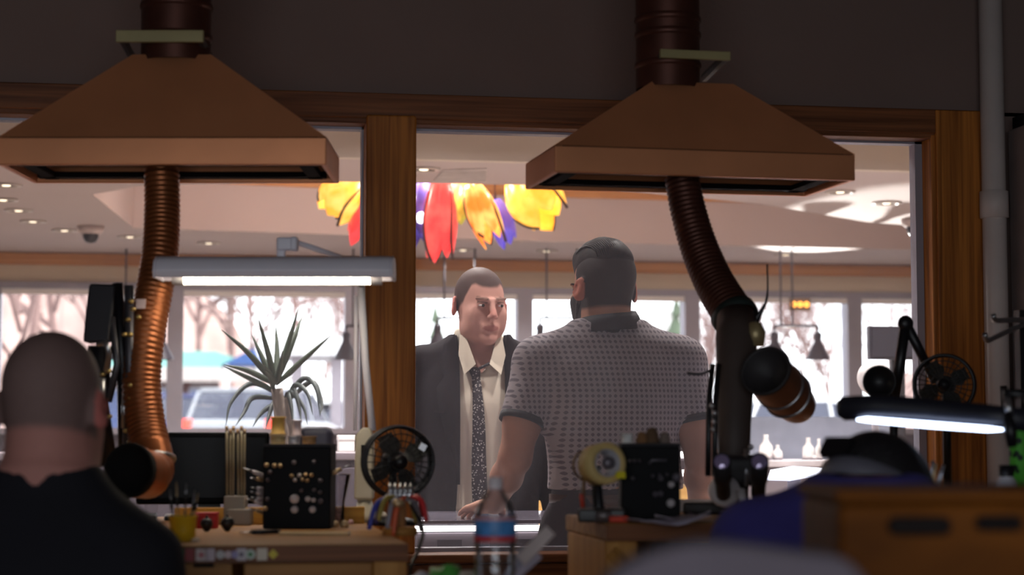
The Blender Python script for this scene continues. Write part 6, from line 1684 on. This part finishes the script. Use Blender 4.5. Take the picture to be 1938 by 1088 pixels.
# hair swept back over the crown
f = Field((-.13, -.16, 1.62), (.13, .14, 1.86), .004)
Tn = lambda p: HC_ + HR @ (np.array(p) * HS)
f.ell(Tn((.002, .004, .064)), (.0715, .104, .074), 0, M=HR); f.ell(Tn((.0, -.058, .094)), (.052, .042, .034), .03, M=HR); f.ell(Tn((-.004, .050, .050)), (.056, .064, .072), .02, M=HR)
n_ = HR @ np.array((0, -.35, -1.)); 
f.half(Tn((0, .02, .035)), HR @ np.array((0, .35, -1.)), 's', .02)
pass
def hair_mat(name, rgb, rgb2):
    m = wood(name, rgb, rgb2, 'Y', .6, 1.6, .0, .15); return m
f.build('hair', hair_mat('hair_dark_brown', (42, 31, 30), (20, 15, 15)), t)
for i in range(26):                                          # combed strands
    u = -1 + 2 * i / 25; P_ = []
    for k in range(7):
        w = R(-58) + R(135) * k / 6
        ph = u * R(48)
        p = np.array((.002 + .0712 * math.sin(ph), .004 + .1035 * math.cos(ph) * math.sin(w), .064 + .0735 * math.cos(ph) * math.cos(w)))
        P_.append(Vector(Tn(p)))
    MB().tube(P_, [.0015, .003, .0034, .0034, .003, .002, .0008], 5).build('hair_strand', MATS['hair_dark_brown'], t, org=Vector((0, 0, 0)))
# beard volume along the jaw
f = Field((-.13, -.2, 1.5), (.13, .1, 1.70), .005)
f.ell(Tn((0, -.042, -.082)), (.058, .062, .050), 0, M=HR); f.ell(Tn((0, -.078, -.105)), (.032, .030, .036), .03, M=HR)
for s in (-1, 1): f.cap(Tn((s * .066, -.018, -.03)), Tn((s * .056, -.035, -.08)), .010, .016, .02)
f.half(Tn((0, .0, -.045)), HR @ np.array((0, -.0, 1.)), 's', .01) if False else None
f.ell(Tn((0, -.075, -.035)), (.052, .07, .045), .01, 's', HR)
f.half(Tn((0, .005, 0)), HR @ np.array((0, 1., 0)), 's', .01)
f.build('beard', mat('beard_dark', (46, 40, 42), .8, var=.2, scale=150, bump=.4, bscale=260), t)
# shirt
f = Field((-.36, -.3, .96), (.36, .2, 1.62), .0055)
for A_ in (LA, RA):                                          # sleeves, cut off above the elbow, then the trunk
    d_ = nv(A_[1] - A_[0]); f.cap(A_[0], A_[1] + d_ * .03, .068, .062, .03)
    X, Y, Z = np.meshgrid(*f.ax, indexing='ij', sparse=True)
    dd = (X - A_[1][0]) * d_[0] + (Y - A_[1][1]) * d_[1] + (Z - A_[1][2]) * d_[2]
    near = np.sqrt((X - A_[1][0]) ** 2 + (Y - A_[1][1]) ** 2 + (Z - A_[1][2]) ** 2) - .14
    f.put((slice(None),) * 3, np.maximum(-dd, near).astype(np.float32), 0, 's')
    f.cap(A_[1] - d_ * .03, A_[1] + d_ * .08, .054, .054, 0, 's')
f.stack(secs, .03)
for A_ in (LA, RA):
    s = np.sign(A_[0][0])
    f.cap((s * .06, -.004, 1.545), A_[0] + np.array((0, 0, .012)), .050, .058, .05)
f.cap((0, -.0, 1.5), (0, -.03, 1.7), .070, .074, .006, 's')
for i, (x, w) in enumerate(((-.07, .012), (.05, .010), (-.01, .012), (.11, .010))):     # soft drape folds down the back
    f.cap((x, .15, 1.10), (x * .6 + .02, .145, 1.36), w, w * .5, .03, 's')
M_polo = dots('polo_dots', (150, 141, 147), (94, 86, 97), .0148)
f.build('polo_shirt', M_polo, t)
M_trim = mat('polo_trim', (34, 34, 40), .8)
for A_ in (LA, RA):
    d_ = Vector(nv(A_[1] - A_[0])); p = Vector(A_[1])
    MB().lathe(p, [(.060, -.013), (.0645, -.014), (.0645, .004), (.060, .005), (.056, .002), (.056, -.012)], axis=d_, seg=28).build('sleeve_band', M_trim, t, org=Vector((0, 0, 0)))
rows = []
for zz_, rr_ in ((1.545, .079), (1.570, .074), (1.594, .071), (1.603, .074), (1.59, .081), (1.558, .094)):
    rows.append([Vector((rr_ * 1.04 * math.sin(w), -.010 - rr_ * math.cos(w), zz_ - .02 + .022 * abs(w) / math.pi)) for w in np.linspace(R(14), R(346), 40)])
sheet(rows, 'collar', M_trim, t, .003)
trousers(PO, [(.78, 0, .01, .175, .13), (.95, 0, .01, .180, .132), (1.06, -.008, .01, .174, .128), (1.16, -.01, .008, .168, .124)], .095, 1.16, mat('trousers_dark', (38, 33, 42), .8), mat('shoe_black', (20, 18, 18), .4))
m = MB(); m.lathe((-.01, .01, 1.082), [(.168, 0), (.178, .002), (.178, .033), (.168, .035)], seg=40)
for v in m.v: v.y = .01 + (v.y - .01) * .73
m.build('belt', mat('belt_brown', (70, 48, 40), .5), t, org=Vector((0, 0, 0)))

# ---------------------------------------------------------------- seated men in front
def stool(label, x, y, zs):
    t = thing('stool', label, 'stool', (x, y, 0))
    MB().lathe((x, y, zs - .06), [(0, 0), (.17, 0), (.18, .02), (.18, .045), (.16, .06), (0, .06)], seg=28).build('seat', M_black, t)
    MB().cyl((x, y, .06), (x, y, zs - .06), .024).build('column', M_steel, t)
    for k in range(5):
        w = k * 2 * math.pi / 5 + .3; MB().tube([(x, y, .07), (x + .24 * math.cos(w), y + .24 * math.sin(w), .02)], [.022, .014], 8).build('foot', M_black, t)
def seated(label, px, d, alpha, zh, head_c, head_r, HS, secs, skin, stub, hlf, shirt, arms, neck, nr, stool_label, seat):
    ft = at(px, 820, d); ft.z = 0
    P = Person(label, ft, alpha); t = P.t
    f = Field((-.42, -.62, .5), (.42, .25, 1.52), .006)
    f.stack([(z, a, b, c * .93, e * .93) for z, a, b, c, e in secs], 0)
    T = add_head(f, head_c, head_r, HS)
    f.cap(T((0, .025, -.02)), neck, nr[0], nr[1], .03)
    for s in (-1, 1):
        a, b, c = [np.array((s * q[0], q[1], q[2])) for q in arms]
        f.cap(a, b, .054, .044, .03); f.cap(b, c, .043, .029, .02); add_hand(f, c, (-s * .3, -.9, -.05), (0, 0, 1), s, .4)
    f.build('body', M_skin, t, lambda V: head_colors(V, head_c, head_r, HS, skin, stub, hlf, (150, 92, 86), (70, 54, 48)))
    eyes(t, head_c, head_r, HS)
    g = Field((-.42, -.62, .5), (.42, .25, 1.35), .008)
    g.stack(secs, 0)
    for s in (-1, 1):
        a, b, c = [np.array((s * q[0], q[1], q[2])) for q in arms]
        g.cap(np.array(secs[-1][1:3] + (secs[-1][0] - .06,)) + np.array((s * .05, 0, 0)), a, .045, .060, .05); g.cap(a, a * .35 + b * .65, .067, .062, .03)
    nk = np.array(neck); g.cap(nk + np.array((0, 0, .118)), nk + np.array((0, -.02, .2)), nr[1] * 1.06, nr[1] * 1.06, .006, 's')
    g.build('shirt', shirt, t)
    h = Field((-.3, -.62, .0), (.3, .22, .75), .012)
    h.stack([(seat, 0, .02, .18, .15), (seat + .1, 0, .02, .18, .14), (seat + .2, 0, .02, .17, .13)], 0)
    for s in (-1, 1): h.cap((s * .1, 0, seat + .08), (s * .13, -.42, seat + .06), .085, .066, .04); h.cap((s * .13, -.42, seat + .06), (s * .13, -.36, .08), .064, .05, .03); h.cap((s * .13, -.36, .045), (s * .14, -.5, .04), .045, .04, .02)
    h.build('trousers', mat('denim_dark', (40, 42, 54), .85), t)
    stool(stool_label, ft.x, ft.y, seat)
    return P, T
I3 = np.array(Matrix.Rotation(0, 3, 'X'))
hr = np.array(Matrix.Rotation(R(-4), 3, 'Z') @ Matrix.Rotation(R(10), 3, 'X'))
sec = [(.58, 0, .02, .17, .13), (.75, 0, .02, .18, .135), (.95, 0, .01, .185, .13), (1.04, 0, .0, .185, .125), (1.09, 0, -.003, .176, .115), (1.13, 0, -.006, .155, .10), (1.165, 0, -.01, .125, .088), (1.19, 0, -.012, .095, .078), (1.225, 0, -.015, .080, .078)]
def hl0(x, y, z): return np.where(y < -.02, z - .08, z + .042 + .1 * np.maximum(0, np.abs(x) - .05)) 
P1, T1 = seated('seated man seen from behind with cropped hair and a black T-shirt at lower left', 88, 3.0, math.pi - YAW, 1.32, np.array((0, -.035, 1.318)), hr, 1.0, sec, (180, 126, 116), (122, 98, 94), hl0,
       mat('tshirt_black', (16, 15, 24), .9, var=.1), [(.148, .0, 1.075), (.195, -.05, .86), (.07, -.30, 1.10)], (0, -.01, 1.17), (.058, .066), 'black stool under the man in the black T-shirt', .50)
# his white dust mask, just showing past the cheek
f = Field((-.12, -.2, 1.18), (.12, .0, 1.36), .006)
f.ell(T1((0, -.085, -.06)), (.058, .05, .05), 0, M=hr)
f.build('dust_mask', mat('mask_white', (200, 196, 192), .8), P1.t)
hr = np.array(Matrix.Rotation(R(-35), 3, 'Z') @ Matrix.Rotation(R(38), 3, 'X'))
sec = [(.58, 0, .02, .17, .13), (.75, 0, .02, .185, .135), (.95, 0, .0, .19, .135), (1.06, 0, -.02, .195, .13), (1.13, 0, -.04, .18, .115), (1.175, 0, -.055, .14, .095), (1.215, 0, -.07, .082, .078)]
def hl1(x, y, z): return np.where(y < -.03, z - .07, z + .05)
P2, T2 = seated('dark-haired man with a magnifying visor and blue shirt bent over at lower right', 1640, 2.85, math.pi - YAW - R(10), 1.2, np.array((-.012, -.17, 1.145)), hr, 1.02, sec, (170, 122, 108), (30, 26, 30), hl1,
       mat('shirt_blue', (66, 60, 134), .9, var=.1), [(.168, -.03, 1.11), (.215, -.1, .88), (.12, -.36, 1.14)], (0, -.07, 1.14), (.056, .064), 'black stool under the man in the blue shirt', .50)
f = Field((-.25, -.36, 1.0), (.2, .04, 1.32), .006)
f.ell(T2((0, .016, .042)), (.083, .103, .092), 0, M=hr)
f.half(T2((0, .0, .02)), hr @ np.array((0, -.55, -1.)), 's', .01); f.half(T2((0, -.06, .05)), hr @ np.array((0, -1., -.3)), 's', .01)
f.build('hair', mat('hair_black', (26, 23, 27), .6, var=.3, scale=90, bump=.6, bscale=120), P2.t)
m = MB(); ri = []
for i in range(40):
    w = 2 * math.pi * i / 40; ri.append((math.cos(w), math.sin(w)))
vs = []
for q, o in ((.0, -.016), (.004, -.014), (.004, .014), (.0, .016)):
    for cx_, sy_ in ri: vs.append(Vector(T2((cx_ * (.083 + q), .016 + sy_ * (.103 + q), .030 + o + .10 * sy_ * -.15))))
m.add(vs, [(i * 40 + k, i * 40 + (k + 1) % 40, (i + 1) * 40 + (k + 1) % 40, (i + 1) * 40 + k) for i in range(3) for k in range(40)], True)
vb = m.build('visor_band', mat('visor_grey', (110, 108, 120), .5), P2.t, org=Vector((0, 0, 0)))
MB().box(Vector(T2((.02, .122, .045))), (.05, .014, .032), Matrix([list(r) for r in hr])).build('buckle', M_black, vb, org=Vector((0, 0, 0)))
MB().box(Vector(T2((0, -.13, -.0))), (.13, .05, .045), Matrix([list(r) for r in hr])).build('visor_lens_box', M_black, P2.t, org=Vector((0, 0, 0)), bevel=.008)
